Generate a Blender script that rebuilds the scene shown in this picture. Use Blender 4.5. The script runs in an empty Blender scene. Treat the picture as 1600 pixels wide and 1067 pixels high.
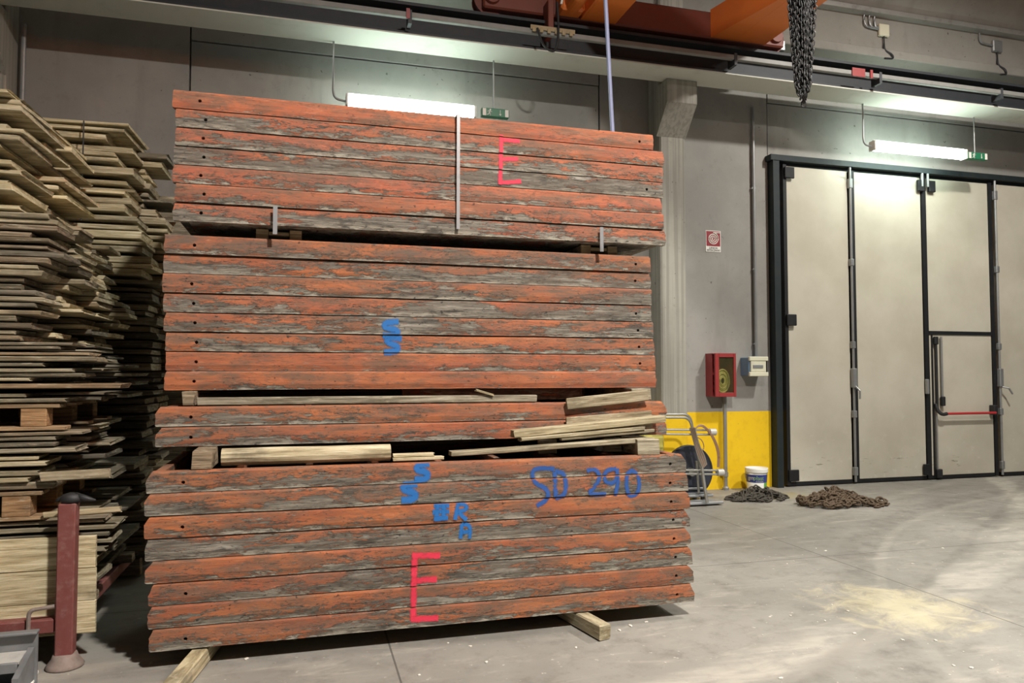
import bpy, bmesh, math, random
from mathutils import Vector, Matrix, noise as mnoise
PI = math.pi
scn = bpy.context.scene
COL = scn.collection
rnd = random.Random(7)

# ------------------------------------------------------------------ camera
CAM_H, F_PX = 1.6, 1155.0
TH, PH = math.radians(15.69), math.radians(2.4)
FW = Vector((math.sin(TH) * math.cos(PH), math.cos(TH) * math.cos(PH), math.sin(PH)))
RT = Vector((math.cos(TH), -math.sin(TH), 0))
UP = RT.cross(FW)
CAM = Vector((0, 0, CAM_H))
cd = bpy.data.cameras.new('camera')
cd.sensor_width = 36
cd.lens = F_PX / 1600 * 36
cam = bpy.data.objects.new('camera', cd)
COL.objects.link(cam)
m = Matrix((RT, UP, -FW)).transposed().to_4x4()
m.translation = CAM
cam.matrix_world = m
scn.camera = cam


def ray(x, y):
    return FW + RT * ((x - 800) / F_PX) - UP * ((y - 533.5) / F_PX)


def at(x, y, Y):
    """point seen at pixel (x, y) standing in the plane at depth Y"""
    d = ray(x, y)
    return CAM + d * (Y / d.y)


def onz(x, y, z=0.0):
    d = ray(x, y)
    return CAM + d * ((z - CAM_H) / d.z)


# ------------------------------------------------------------------ helpers
def obj(name, bm, mat=None, parent=None, smooth=False, loc=None):
    me = bpy.data.meshes.new(name)
    bmesh.ops.recalc_face_normals(bm, faces=bm.faces)
    if smooth:
        for f in bm.faces:
            f.smooth = True
    bm.to_mesh(me)
    bm.free()
    if mat:
        me.materials.append(mat)
    o = bpy.data.objects.new(name, me)
    COL.objects.link(o)
    if parent:
        o.parent = parent
    if loc is not None:
        o.location = loc
    return o


def tag(o, label=None, cat=None, group=None, kind=None):
    if label:
        o['label'] = label
    if cat:
        o['category'] = cat
    if group:
        o['group'] = group
    if kind:
        o['kind'] = kind
    return o


def thing(name, label, cat, loc=(0, 0, 0), rot=(0, 0, 0), group=None):
    o = bpy.data.objects.new(name, None)
    o.empty_display_size = 0.1
    COL.objects.link(o)
    o.location = loc
    o.rotation_euler = rot
    return tag(o, label, cat, group)


def struct(name, bm, mat, parent=None):
    o = obj(name, bm, mat, parent)
    if not parent:
        o['kind'] = 'structure'
    return o


def box(bm, a, b, bev=0.0):
    """axis aligned box between corners a and b"""
    a, b = Vector(a), Vector(b)
    c = (a + b) / 2
    s = b - a
    mt = Matrix.Translation(c) @ Matrix.Diagonal((abs(s.x), abs(s.y), abs(s.z), 1))
    r = bmesh.ops.create_cube(bm, size=1, matrix=mt)
    if bev:
        es = list({e for v in r['verts'] for e in v.link_edges})
        bmesh.ops.bevel(bm, geom=es, offset=bev, segments=1, affect='EDGES', profile=0.5)
    return bm


def bx(a, b, bev=0.0):
    return box(bmesh.new(), a, b, bev)


def frame_of(t):
    t = t.normalized()
    u = t.cross(Vector((0, 0, 1)))
    if u.length < 1e-3:
        u = t.cross(Vector((0, 1, 0)))
    u.normalize()
    return u, u.cross(t).normalized()


def tube(bm, pts, r, n=10, closed=False, cap=True):
    pts = [Vector(p) for p in pts]
    rings = []
    N = len(pts)
    for i, p in enumerate(pts):
        if closed:
            t = pts[(i + 1) % N] - pts[i - 1]
        else:
            t = pts[min(i + 1, N - 1)] - pts[max(i - 1, 0)]
        u, v = frame_of(t)
        rr = r[i] if isinstance(r, (list, tuple)) else r
        rings.append([bm.verts.new(p + (u * math.cos(a) + v * math.sin(a)) * rr)
                      for a in [2 * PI * k / n for k in range(n)]])
    for i in range(N if closed else N - 1):
        A, B = rings[i], rings[(i + 1) % N]
        for k in range(n):
            bm.faces.new((A[k], A[(k + 1) % n], B[(k + 1) % n], B[k]))
    if cap and not closed:
        bm.faces.new(rings[0])
        bm.faces.new(rings[-1][::-1])
    return bm


def tb(pts, r, n=10, closed=False):
    return tube(bmesh.new(), pts, r, n, closed)


def fillet(pts, rad, n=5):
    """round the corners of a polyline"""
    pts = [Vector(p) for p in pts]
    out = [pts[0]]
    for i in range(1, len(pts) - 1):
        a, b, c = pts[i - 1], pts[i], pts[i + 1]
        p = b + (a - b).normalized() * min(rad, (a - b).length * .49)
        q = b + (c - b).normalized() * min(rad, (c - b).length * .49)
        for k in range(n + 1):
            t = k / n
            out.append(p * (1 - t) ** 2 + b * 2 * t * (1 - t) + q * t * t)
    out.append(pts[-1])
    return out


def lathe(bm, prof, n=28, c=(0, 0, 0), axis='z'):
    c = Vector(c)
    rings = []
    for r, z in prof:
        ring = []
        for k in range(n):
            a = 2 * PI * k / n
            d = {'z': Vector((r * math.cos(a), r * math.sin(a), z)),
                 'y': Vector((r * math.cos(a), z, r * math.sin(a))),
                 'x': Vector((z, r * math.cos(a), r * math.sin(a)))}[axis]
            ring.append(bm.verts.new(c + d))
        rings.append(ring)
    for A, B in zip(rings, rings[1:]):
        for k in range(n):
            bm.faces.new((A[k], A[(k + 1) % n], B[(k + 1) % n], B[k]))
    bm.faces.new(rings[0])
    bm.faces.new(rings[-1][::-1])
    return bm


def prism(bm, poly, a, b, axis):
    """extrude a 2-D outline from a to b along an axis"""
    def P(u, v, w):
        return {'x': (w, u, v), 'y': (u, w, v), 'z': (u, v, w)}[axis]
    A = [bm.verts.new(P(u, v, a)) for u, v in poly]
    B = [bm.verts.new(P(u, v, b)) for u, v in poly]
    n = len(poly)
    for k in range(n):
        bm.faces.new((A[k], A[(k + 1) % n], B[(k + 1) % n], B[k]))
    bm.faces.new(A)
    bm.faces.new(B[::-1])
    return bm


def xform(bm, mt):
    bmesh.ops.transform(bm, matrix=mt, verts=bm.verts)
    return bm


ONES = ['', 'first', 'second', 'third', 'fourth', 'fifth', 'sixth', 'seventh', 'eighth', 'ninth', 'tenth', 'eleventh',
        'twelfth', 'thirteenth', 'fourteenth', 'fifteenth', 'sixteenth', 'seventeenth', 'eighteenth', 'nineteenth']
TENS = {20: ('twenty', 'twentieth'), 30: ('thirty', 'thirtieth'), 40: ('forty', 'fortieth'), 50: ('fifty', 'fiftieth'), 60: ('sixty', 'sixtieth'), 70: ('seventy', 'seventieth')}


def ordinal(n):
    if n < 20:
        return ONES[n]
    t, r = n // 10 * 10, n % 10
    return TENS[t][1] if r == 0 else TENS[t][0] + '-' + ONES[r]


# ------------------------------------------------------------------ materials
def lin(h):
    h = h.lstrip('#')
    v = [int(h[i:i + 2], 16) / 255 for i in (0, 2, 4)]
    return tuple((c / 12.92 if c <= .04045 else ((c + .055) / 1.055) ** 2.4) for c in v) + (1,)


class Mat:
    def __init__(s, name):
        s.m = bpy.data.materials.new(name)
        s.m.use_nodes = True
        s.t = s.m.node_tree
        s.N = s.t.nodes
        s.b = s.N['Principled BSDF']
        s._tc = None

    def put(s, sock, v):
        if isinstance(v, bpy.types.NodeSocket):
            s.t.links.new(v, sock)
        elif isinstance(v, str):
            sock.default_value = lin(v)
        else:
            sock.default_value = v

    def set(s, **k):
        for n, v in k.items():
            s.put(s.b.inputs[n.replace('_', ' ')], v)
        return s

    def coord(s, w='Object'):
        if not s._tc:
            s._tc = s.N.new('ShaderNodeTexCoord')
        return s._tc.outputs[w]

    def world(s):
        return s.N.new('ShaderNodeNewGeometry').outputs['Position']

    def rand(s):
        return s.N.new('ShaderNodeObjectInfo').outputs['Random']

    def attr(s, n):
        a = s.N.new('ShaderNodeAttribute')
        a.attribute_type = 'OBJECT'
        a.attribute_name = n
        return a.outputs['Fac']

    def gattr(s, n):
        a = s.N.new('ShaderNodeAttribute')
        a.attribute_name = n
        return a.outputs['Fac']

    def math(s, op, a, b=0.0, c=0.0, clamp=False):
        n = s.N.new('ShaderNodeMath')
        n.operation = op
        n.use_clamp = clamp
        s.put(n.inputs[0], a)
        s.put(n.inputs[1], b)
        s.put(n.inputs[2], c)
        return n.outputs[0]

    def vmath(s, op, a, b):
        n = s.N.new('ShaderNodeVectorMath')
        n.operation = op
        s.put(n.inputs[0], a)
        s.put(n.inputs[1], b)
        return n.outputs[0]

    def comb(s, x, y, z):
        n = s.N.new('ShaderNodeCombineXYZ')
        for i, v in enumerate((x, y, z)):
            s.put(n.inputs[i], v)
        return n.outputs[0]

    def sep(s, v):
        n = s.N.new('ShaderNodeSeparateXYZ')
        s.put(n.inputs[0], v)
        return n.outputs

    def noise(s, v, sc=(1, 1, 1), scale=1.0, detail=4.0, rough=.55, dist=0.0):
        n = s.N.new('ShaderNodeTexNoise')
        s.put(n.inputs['Vector'], s.vmath('MULTIPLY', v, sc))
        n.inputs['Scale'].default_value = scale
        n.inputs['Detail'].default_value = detail
        n.inputs['Roughness'].default_value = rough
        n.inputs['Distortion'].default_value = dist
        return n.outputs['Fac']

    def rng(s, v, a, b, c=0.0, d=1.0):
        n = s.N.new('ShaderNodeMapRange')
        n.interpolation_type = 'SMOOTHSTEP'
        s.put(n.inputs[0], v)
        for i, x in enumerate((a, b, c, d)):
            s.put(n.inputs[i + 1], x)
        return n.outputs[0]

    def ramp(s, v, stops):
        n = s.N.new('ShaderNodeValToRGB')
        e = n.color_ramp.elements
        while len(e) < len(stops):
            e.new(.5)
        for q, (p, c) in zip(e, stops):
            q.position = p
            q.color = lin(c)
        s.put(n.inputs[0], v)
        return n.outputs[0]

    def mix(s, f, a, b, mode='MIX'):
        n = s.N.new('ShaderNodeMix')
        n.data_type = 'RGBA'
        n.blend_type = mode
        s.put(n.inputs[0], f)
        s.put(n.inputs[6], a)
        s.put(n.inputs[7], b)
        return n.outputs[2]

    def bump(s, h, strength=.4, dist=.01):
        n = s.N.new('ShaderNodeBump')
        n.inputs['Strength'].default_value = strength
        n.inputs['Distance'].default_value = dist
        s.put(n.inputs['Height'], h)
        s.put(s.b.inputs['Normal'], n.outputs[0])
        return s


def simple(name, col, rough=.6, metal=0.0, var=.18, scale=8.0, dirt='#3a342c', amount=.35, bump=.15):
    a = Mat(name)
    c = a.coord()
    off = a.vmath('ADD', c, a.comb(a.math('MULTIPLY', a.rand(), 31.0), a.math('MULTIPLY', a.rand(), 17.0), 0.0))
    n1 = a.noise(off, scale=scale, detail=6, rough=.65)
    n2 = a.noise(off, scale=scale * .35, detail=4)
    base = a.mix(a.math('MULTIPLY', n1, var), col, '#ffffff')
    dm = a.math('MULTIPLY', a.rng(a.math('ADD', a.math('MULTIPLY', n1, .5), a.math('MULTIPLY', n2, .5)), .5, .68), amount)
    a.set(Base_Color=a.mix(dm, base, dirt), Roughness=rough, Metallic=metal)
    if bump:
        a.bump(n1, bump, .004)
    return a.m


# painted and peeled panel timber
def panel_mat():
    a = Mat('peeling_orange_paint')
    c = a.coord()
    R = a.rand()
    off = a.vmath('ADD', c, a.comb(a.math('MULTIPLY', R, 57.0), a.math('MULTIPLY', R, 13.0), a.math('MULTIPLY', R, 29.0)))
    z = a.math('DIVIDE', a.sep(c)[2], .119)
    big = a.noise(off, (1.0, 1, 6.5), 1.6, 8, .7, .9)
    mid = a.noise(off, (7, 7, 34), 1.0, 9, .74, .8)
    fine = a.noise(off, (30, 30, 130), 1.0, 6, .7)
    patch = a.noise(off, (1.3, 1, 2.5), 1.0, 3, .5)
    w = a.math('ADD', a.math('MULTIPLY', big, .62), a.math('MULTIPLY', mid, .38))
    w = a.math('ADD', w, a.math('MULTIPLY', a.math('SUBTRACT', .50, z), .17))
    w = a.math('ADD', w, a.math('MULTIPLY', a.math('SUBTRACT', patch, .5), .42))
    w = a.math('ADD', w, a.math('MULTIPLY', a.math('SUBTRACT', fine, .5), .16))
    w = a.math('ADD', w, a.attr('wear'))
    chip = a.math('MULTIPLY', a.rng(a.noise(off, (34, 34, 110), 1.0, 5, .7), .56, .60), a.rng(w, .40, .50))
    mask = a.math('MAXIMUM', a.rng(w, .516, .536), chip)
    rim = a.math('MULTIPLY', a.math('MULTIPLY', a.rng(w, .492, .514), a.rng(w, .555, .53)), a.rng(mid, .40, .55))
    crack = a.rng(a.noise(off, (11, 11, 95), 1.0, 7, .75, .6), .585, .62)
    hue = a.noise(off, (1.2, 1, 5), 1.0, 4, .6)
    p = a.mix(a.rng(hue, .35, .65), '#b16a3e', '#9a5637')
    p = a.mix(a.attr('hue'), p, '#b66450')
    grime = a.noise(off, (3.5, 3, 13), 1.0, 7, .7, .4)
    p = a.mix(a.math('MULTIPLY', a.rng(grime, .40, .64), .8), p, '#6a5747')
    p = a.mix(a.math('MULTIPLY', a.rng(mid, .55, .68), .45), p, '#cf9577')
    p = a.mix(a.math('MULTIPLY', a.rng(a.noise(off, (3, 3, 75), 1.0, 8, .75, .4), .5, .68), .5), p, '#7d4231')
    p = a.mix(a.math('MULTIPLY', a.rng(a.noise(off, (16, 16, 34), 1.0, 6, .7), .56, .66), .5), p, '#54473a')
    st = a.noise(off, (5, 4, 120), 1.0, 7, .74, .5)
    wood = a.ramp(st, [(.28, '#26231e'), (.42, '#56514a'), (.56, '#7d776b'), (.72, '#aea797')])
    wood = a.mix(a.math('MULTIPLY', a.rng(a.noise(off, (2, 2, 9), 1.0, 5), .5, .72), .55), wood, '#47433a')
    wood = a.mix(a.math('MULTIPLY', a.rng(a.noise(off, (2.6, 2, 30), 1.0, 6, .7), .53, .68), a.attr('chalk')), wood, '#cdc8bb')
    wood = a.mix(a.math('MULTIPLY', a.rng(z, .34, .08), a.math('MULTIPLY', a.rng(mid, .44, .60), .8)), wood, '#b3ac9c')
    wood = a.mix(a.math('MULTIPLY', a.rng(a.noise(off, (3.4, 3, 14), 1.0, 7, .7, .6), .54, .62), .7), wood, '#35322c')
    wood = a.mix(a.math('MULTIPLY', crack, .85), wood, '#1b1712')
    col = a.mix(mask, p, wood)
    col = a.mix(a.math('MULTIPLY', rim, .6), col, '#37312a')
    film = a.math('MULTIPLY', a.rng(a.noise(off, (1.6, 1, 9), 1.0, 8, .72, .8), .40, .66), a.attr('dull'))
    col = a.mix(film, col, '#5f5449')
    speck = a.rng(a.noise(off, (26, 26, 50), 1.0, 3, .6), .66, .70)
    col = a.mix(a.math('MULTIPLY', speck, .75), col, '#1f1b17')
    a.set(Base_Color=col, Roughness=.78)
    h = a.math('SUBTRACT', a.math('SUBTRACT', a.math('MULTIPLY', st, .6), a.math('MULTIPLY', mask, .35)), a.math('MULTIPLY', crack, .3))
    a.bump(h, .7, .006)
    return a.m


def board_mat():
    a = Mat('sawn_board_timber')
    c = a.coord()
    R = a.rand()
    off = a.vmath('ADD', c, a.comb(a.math('MULTIPLY', R, 71.0), a.math('MULTIPLY', R, 43.0), a.math('MULTIPLY', R, 23.0)))
    g = a.noise(off, (3, 14, 60), 1.0, 7, .72, .4)
    b = a.noise(off, (2.2, 2.2, 2.2), 1.0, 5, .62)
    grey = a.ramp(g, [(.28, '#2b2823'), (.45, '#5d574b'), (.58, '#8b8374'), (.76, '#b9b1a0')])
    yel = a.ramp(g, [(.26, '#63563f'), (.43, '#b3a37c'), (.58, '#dccea8'), (.78, '#f0e7cf')])
    brn = a.ramp(g, [(.26, '#3c2a1a'), (.45, '#8a6540'), (.6, '#b08658'), (.78, '#c9a578')])
    col = a.mix(a.attr('yellow'), grey, yel)
    col = a.mix(a.attr('brown'), col, brn)
    t_ = a.attr('tone')
    col = a.mix(1.0, col, a.comb(t_, t_, t_), 'MULTIPLY')
    col = a.mix(a.math('MULTIPLY', a.rng(b, .52, .68), .5), col, '#4a453a')
    lite = a.rng(a.noise(off, (7, 7, 40), 1.0, 6, .7), .55, .68)
    col = a.mix(a.math('MULTIPLY', lite, .4), col, '#cfc6ad')
    a.set(Base_Color=col, Roughness=.82)
    a.bump(g, .6, .006)
    return a.m


def wall_mat(base, dark, light, boards=False, yellow=True):
    a = Mat('bare_concrete')
    w = a.world()
    n1 = a.noise(w, (1, 1, 1), .9, 6, .6)
    n2 = a.noise(w, (1, 1, 1), 9, 8, .7)
    col = a.mix(a.rng(n1, .35, .66), base, light)
    if boards:
        col = a.mix(a.math('MULTIPLY', a.rng(a.noise(w, (26, 26, .4), 1.0, 3), .42, .62), .45), col, dark)
    col = a.mix(a.math('MULTIPLY', a.rng(n2, .54, .75), .4), col, dark)
    col = a.mix(a.math('MULTIPLY', a.rng(a.noise(w, (2.5, 2.5, .45), 1.0, 6, .6), .54, .72), .35), col, dark)
    pit = a.rng(a.noise(w, (1, 1, 1), 16, 2, .5), .735, .76)
    col = a.mix(a.math('MULTIPLY', pit, .6), col, '#2c2a28')
    if yellow:
        z = a.sep(w)[2]
        y = a.mix(a.math('MULTIPLY', a.rng(n2, .45, .8), .5), '#e9c010', '#c79c12')
        chip = a.rng(a.noise(w, (1, 1, 1), 14, 5, .7), .66, .69)
        y = a.mix(a.math('MULTIPLY', chip, .7), y, '#7c6b2c')
        edge = a.math('ADD', 1.06, a.math('MULTIPLY', a.math('SUBTRACT', n2, .5), .012))
        col = a.mix(a.math('LESS_THAN', z, edge), col, y)
    a.set(Base_Color=col, Roughness=.85)
    a.bump(n2, .25, .006)
    return a.m


def floor_mat():
    a = Mat('power_floated_concrete')
    w = a.world()
    s = a.sep(w)
    n1 = a.noise(w, (1, 1, 1), .55, 7, .62, .3)
    n2 = a.noise(w, (1, 1, 1), 5, 9, .72)
    n3 = a.noise(w, (1.2, 4.5, 1), 1.3, 8, .7, .6)
    n4 = a.noise(w, (1, 1, 1), 30, 5, .7)
    col = a.mix(a.rng(n1, .3, .7), '#7e7b74', '#96928a')
    col = a.mix(a.math('MULTIPLY', a.rng(n2, .46, .72), .5), col, '#5f5b54')
    col = a.mix(a.math('MULTIPLY', a.rng(n3, .52, .72), .55), col, '#b3aca0')
    col = a.mix(a.math('MULTIPLY', a.rng(n4, .60, .72), .45), col, '#4d4944')
    col = a.mix(a.math('MULTIPLY', a.rng(a.noise(w, (1, 1, 1), 18, 4, .65), .64, .72), .55), col, '#cdc6b8')

    def arc(cx, cy, r, wd, c, amt, soft=.35):
        nonlocal col
        d = a.math('SQRT', a.math('ADD', a.math('POWER', a.math('SUBTRACT', s[0], cx), 2.0),
                                  a.math('POWER', a.math('SUBTRACT', s[1], cy), 2.0)))
        d = a.math('ABSOLUTE', a.math('SUBTRACT', a.math('ADD', d, a.math('ADD', a.math('MULTIPLY', n1, .2), a.math('MULTIPLY', n2, .10))), r + .15))
        k = a.rng(d, wd * 1.3, wd * .35)
        k = a.math('MULTIPLY', k, a.math('MULTIPLY', a.rng(a.math('ADD', a.math('MULTIPLY', n3, .5), a.math('MULTIPLY', n2, .5)), .38, .60), amt * .6))
        col = a.mix(k, col, c)
    for A in TYRE:
        arc(*A)
    # sawdust
    sx = a.math('SUBTRACT', s[0], SAW.x)
    sy = a.math('SUBTRACT', s[1], SAW.y)
    d = a.math('SQRT', a.math('ADD', a.math('POWER', a.math('MULTIPLY', sx, 1.35), 2.0), a.math('POWER', a.math('MULTIPLY', sy, 1.2), 2.0)))
    k = a.math('SUBTRACT', a.noise(w, (1, 1, 1), 4.2, 10, .74, .9), a.math('MULTIPLY', d, .46))
    k = a.rng(k, .12, .46)
    col = a.mix(a.math('MULTIPLY', k, .55), col, '#d3c8a2')
    # faded yellow marking paint by the door
    mk = a.math('MULTIPLY', a.rng(a.math('ABSOLUTE', a.math('SUBTRACT', s[1], 8.35)), .35, .1),
                a.rng(a.math('ABSOLUTE', a.math('SUBTRACT', s[0], 6.0)), .55, .2))
    col = a.mix(a.math('MULTIPLY', mk, a.math('MULTIPLY', a.rng(n2, .35, .6), .45)), col, '#a99a4e')
    # sawn joints
    jx = None
    for X in (.5, 4.38, 8.3, 12.2, -3.4):
        t = a.math('LESS_THAN', a.math('ABSOLUTE', a.math('SUBTRACT', s[0], X)), .0055)
        jx = t if jx is None else a.math('MAXIMUM', jx, t)
    for Y in (5.53, 1.6, -2.3):
        jx = a.math('MAXIMUM', jx, a.math('LESS_THAN', a.math('ABSOLUTE', a.math('SUBTRACT', s[1], Y)), .005))
    col = a.mix(a.math('MULTIPLY', jx, .7), col, '#3f3c38')
    a.set(Base_Color=col, Roughness=a.rng(n1, .3, .7, .5, .75))
    a.bump(a.math('ADD', n2, a.math('MULTIPLY', n4, .4)), .12, .004)
    return a.m


def circ(p, q, r):
    """circle through three floor points"""
    ax, ay, bx_, by, cx, cy = p.x, p.y, q.x, q.y, r.x, r.y
    d = 2 * (ax * (by - cy) + bx_ * (cy - ay) + cx * (ay - by))
    ux = ((ax * ax + ay * ay) * (by - cy) + (bx_ * bx_ + by * by) * (cy - ay) + (cx * cx + cy * cy) * (ay - by)) / d
    uy = ((ax * ax + ay * ay) * (cx - bx_) + (bx_ * bx_ + by * by) * (ax - cx) + (cx * cx + cy * cy) * (bx_ - ax)) / d
    return ux, uy, math.hypot(ax - ux, ay - uy)


SAW = onz(1400, 946)
TYRE = []
for (p, q, r, wd, c, amt) in (
        ((1450, 790), (1345, 850), (1335, 915), .16, '#5b5751', .75),
        ((1475, 795), (1385, 850), (1378, 900), .05, '#c2bcb0', .35),
        ((1598, 815), (1530, 890), (1440, 940), .17, '#bdb7ab', .85),
        ((1560, 800), (1510, 850), (1450, 905), .05, '#605c56', .7),
        ((1590, 870), (1520, 925), (1400, 985), .10, '#b7b1a5', .7),
        ((1150, 835), (1300, 800), (1420, 770), .09, '#b1aba0', .55),
        ((1250, 1060), (1380, 990), (1500, 955), .08, '#7d7770', .6)):
    x_, y_, r_ = circ(onz(*p), onz(*q), onz(*r))
    TYRE.append((x_, y_, r_, wd, c, amt))

MP = panel_mat()
MB = board_mat()
MWALL = wall_mat('#8d8b86', '#75726c', '#9d9a94')
MCOL = wall_mat('#9a978d', '#75726a', '#aaa79c', boards=True)
MCEIL = wall_mat('#8a8780', '#6f6c66', '#97948c', yellow=False)
MFLOOR = floor_mat()
MSTEEL = simple('grey_galvanised_steel', '#8f9191', .45, .6, .2)
MDARK = simple('dark_grey_beam_paint', '#33373b', .6, .1, .03)
MBEAM = simple('dark_beam_steel', '#25292e', .6, .1, .02)  # one even near-black colour for web and flanges
MSOFFIT = simple('brightened_soffit', '#c9cabf', .8, 0, .1, 4, '#8a8a80', .3)  # lamp light on the runway underside put into this pale colour
MBAR = simple('dull_conductor_bar', '#75746f', .6, .1, .15)
MBLACK = simple('black_rubber', '#17181a', .6, 0, .015, amount=.1)
MTEAL = simple('dark_teal_paint', '#0c1c1f', .6, .1, .015, amount=.25)
MNAVY = simple('near_black_frame_paint', '#0b0d12', .6, .1, .01, amount=.15)
MRAIL = simple('aluminium_rail', '#9b9a94', .5, .4, .2)
MRED = simple('red_cabinet_paint', '#8f2322', .45, 0, .03, amount=.2)
MPOST = simple('rusty_red_oxide_paint', '#6f322b', .75, 0, .04, 30, '#94796f', .35, .3)
MBASE = simple('rusty_cast_foot', '#705b4d', .8, .1, .2, 25, '#4a382e', .5, .3)
MORANGE = simple('orange_crane_paint', '#e47a2e', .5, 0, .02, 3, amount=.12)
MTRUCK = simple('dark_red_crane_paint', '#74321f', .55, 0, .03, 4, amount=.25)
MCHAIN = simple('oiled_chain_steel', '#131211', .55, 0, .02, 30, '#1c1512', .5)
MRUST = simple('rusty_chain_steel', '#574530', .75, .1, .03, 30, '#33271a', .6)
MGRIME = simple('grimy_chain_steel', '#423c32', .75, .1, .03, 30, '#241e19', .6)
MCREAM = simple('cream_plastic', '#d8d5bb', .45, 0, .1, amount=.12)
MWHITE = simple('white_plastic', '#e4e3dc', .45, 0, .1, 6, '#8d8064', .25)
MBLUE = simple('royal_blue_label', '#27357f', .4, 0, .02, amount=.1)
MGREEN = simple('leaf_green_label', '#5fa43a', .4, 0, .06, amount=.1)
MSIGN = simple('sign_red', '#8e1b2a', .45, 0, .01, amount=.08)
MINK = simple('black_ink', '#1c1a1a', .6, 0, .02, amount=0, bump=0)
MLET = simple('white_lettering', '#eceae2', .5, 0, .02, amount=0, bump=0)
MLETG = simple('pale_green_lettering', '#a9cf8a', .5, 0, .02, amount=0, bump=0)
MEXIT = simple('exit_sign_green', '#1f7350', .4, 0, .02, amount=.05)
MCOP = simple('copper_brown_cable', '#8b5e36', .5, 0, .15, 30)
MCHROME = simple('scuffed_bright_steel', '#a9a79e', .35, .75, .2, 30)
MTREAD = simple('grey_aluminium_tread', '#8b8d8f', .5, .3, .15)
MREEL = simple('navy_reel_plastic', '#232836', .5, 0, .02)
MHOSE = simple('yellow_green_hose', '#b5ab2c', .6, 0, .15, 30)
MHOSEW = simple('pale_canvas_hose', '#b9b59a', .7, 0, .1, 30)
MPUSH = simple('red_push_bar_paint', '#b4262c', .4, 0, .02)
MGBOX = simple('scuffed_grey_sheet_steel', '#626465', .55, .2, .2, 10, '#3a3a3a', .4)
MTRAY = simple('pale_worn_steel', '#b9b6ae', .5, .2, .15, 14)
MSTRAP = simple('grey_strapping', '#8b8c8e', .4, .3, .1)
MCABLE = simple('flare_tinted_cable', '#8e97bd', .5, 0, .1)  # blue tint of lens flare put into the cable colour
MBLUEGLASS = simple('blue_tinted_cover', '#5b7f9c', .3, 0, .1)
MDEBRIS = simple('pale_rubble', '#cfc8ba', .8, 0, .2, 30)
MTAN = simple('tan_webbing', '#9c8456', .8, 0, .2, 30)


def leaf_mat():
    a = Mat('cream_door_sheet')
    w = a.world()
    z = a.sep(w)[2]
    n = a.noise(w, (1, 1, 1), 1.1, 6, .6)
    n2 = a.noise(w, (1, 1, 1), 7, 8, .7)
    col = a.mix(a.rng(n, .3, .7), '#b9b3a2', '#c8c3b3')
    low = a.rng(z, 1.4, .1)
    col = a.mix(a.math('MULTIPLY', a.rng(n2, .55, .72), a.math('MULTIPLY', low, .55)), col, '#e0ddd2')
    sc = a.rng(a.noise(w, (3, 3, 16), 1.0, 6, .7), .60, .66)
    zone = a.math('MULTIPLY', a.rng(z, .48, .34), a.rng(z, .08, .2))
    col = a.mix(a.math('MULTIPLY', sc, a.math('MULTIPLY', zone, .75)), col, '#6e6552')
    sp = a.rng(a.noise(w, (1, 1, 1), 11, 3, .6), .735, .76)
    col = a.mix(a.math('MULTIPLY', sp, .5), col, '#6f6a5c')
    a.set(Base_Color=col, Roughness=.42)
    return a.m


MLEAF = leaf_mat()


def glass(name, col, a_=.25):
    a = Mat(name)
    a.set(Base_Color=col, Roughness=.08, Alpha=a_)
    return a.m


MGLASS = glass('cabinet_glass', '#565a3c', .2)


def emit(name, col, s):
    a = Mat(name)
    a.set(Base_Color=col, Emission_Color=col, Emission_Strength=s, Roughness=.4)
    return a.m


MTUBE = emit('lit_fluorescent_diffuser', '#eafff4', 25)


def spray(name, col):
    a = Mat(name)
    w = a.world()
    n = a.noise(w, (1, 1, 1.6), 32, 6, .75)
    n2 = a.noise(w, (1, 1, 4), 9, 5, .7)
    e = a.gattr('edge')
    k = a.math('ADD', e, a.math('MULTIPLY', a.math('SUBTRACT', n, .5), 1.1))
    k = a.math('SUBTRACT', k, a.math('MULTIPLY', a.rng(n2, .5, .75), a.attr('fade')))
    al = a.rng(k, .08, .8)
    a.set(Base_Color=col, Roughness=.7, Alpha=a.math('MULTIPLY', al, .88))
    return a.m


MSPB = spray('blue_spray_paint', '#1c6bb4')
MSPD = spray('dark_blue_spray_paint', '#27549a')
MSPR = spray('pink_spray_paint', '#e0344f')

# ------------------------------------------------------------------ setting
WY = 9.07
struct('floor', bx((-9, -6, -.2), (17, 9.6, 0)), MFLOOR)
bm = bmesh.new()
XA, XB, XC, g = -1.315, 3.75, 6.335, .02
TOP = 7.5
zl, zr = 5.425, 5.455
box(bm, (-9, WY, 0), (XA, WY + .08, TOP))
box(bm, (XA + g, WY + .012, 0), (XB, WY + .08, zl))
box(bm, (XA + g, WY, zl + g), (XB, WY + .08, TOP))
box(bm, (XB + g, WY, 0), (XC, WY + .08, TOP))
box(bm, (XC + g, WY + .012, 4.60), (17, WY + .08, zr))
box(bm, (XC + g, WY, zr + g), (17, WY + .08, TOP))
box(bm, (XC + g, WY, 0), (6.56, WY + .08, 4.60))
box(bm, (-9, WY + .08, 0), (17, WY + .4, TOP))
struct('wall_back', bm, MWALL)
bm = bmesh.new()
for k in range(11):
    x0 = -9 + k * 2.36
    box(bm, (x0, -6, TOP), (x0 + 2.34, 9.5, TOP + .2))
struct('ceiling', bm, MCEIL)


def column(xl, xr, name='concrete_column'):
    b = bmesh.new()
    box(b, (xl + .05, 8.72, 0), (xr, WY - .002, TOP - .01), .02)
    prism(b, [(8.722, 4.70), (8.41, 5.06), (8.41, 5.355), (8.722, 5.355)], xl, xr + .005, 'x')
    return struct(name, b, MCOL)


column(4.42, 4.84)
column(-3.45, -3.03)
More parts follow.
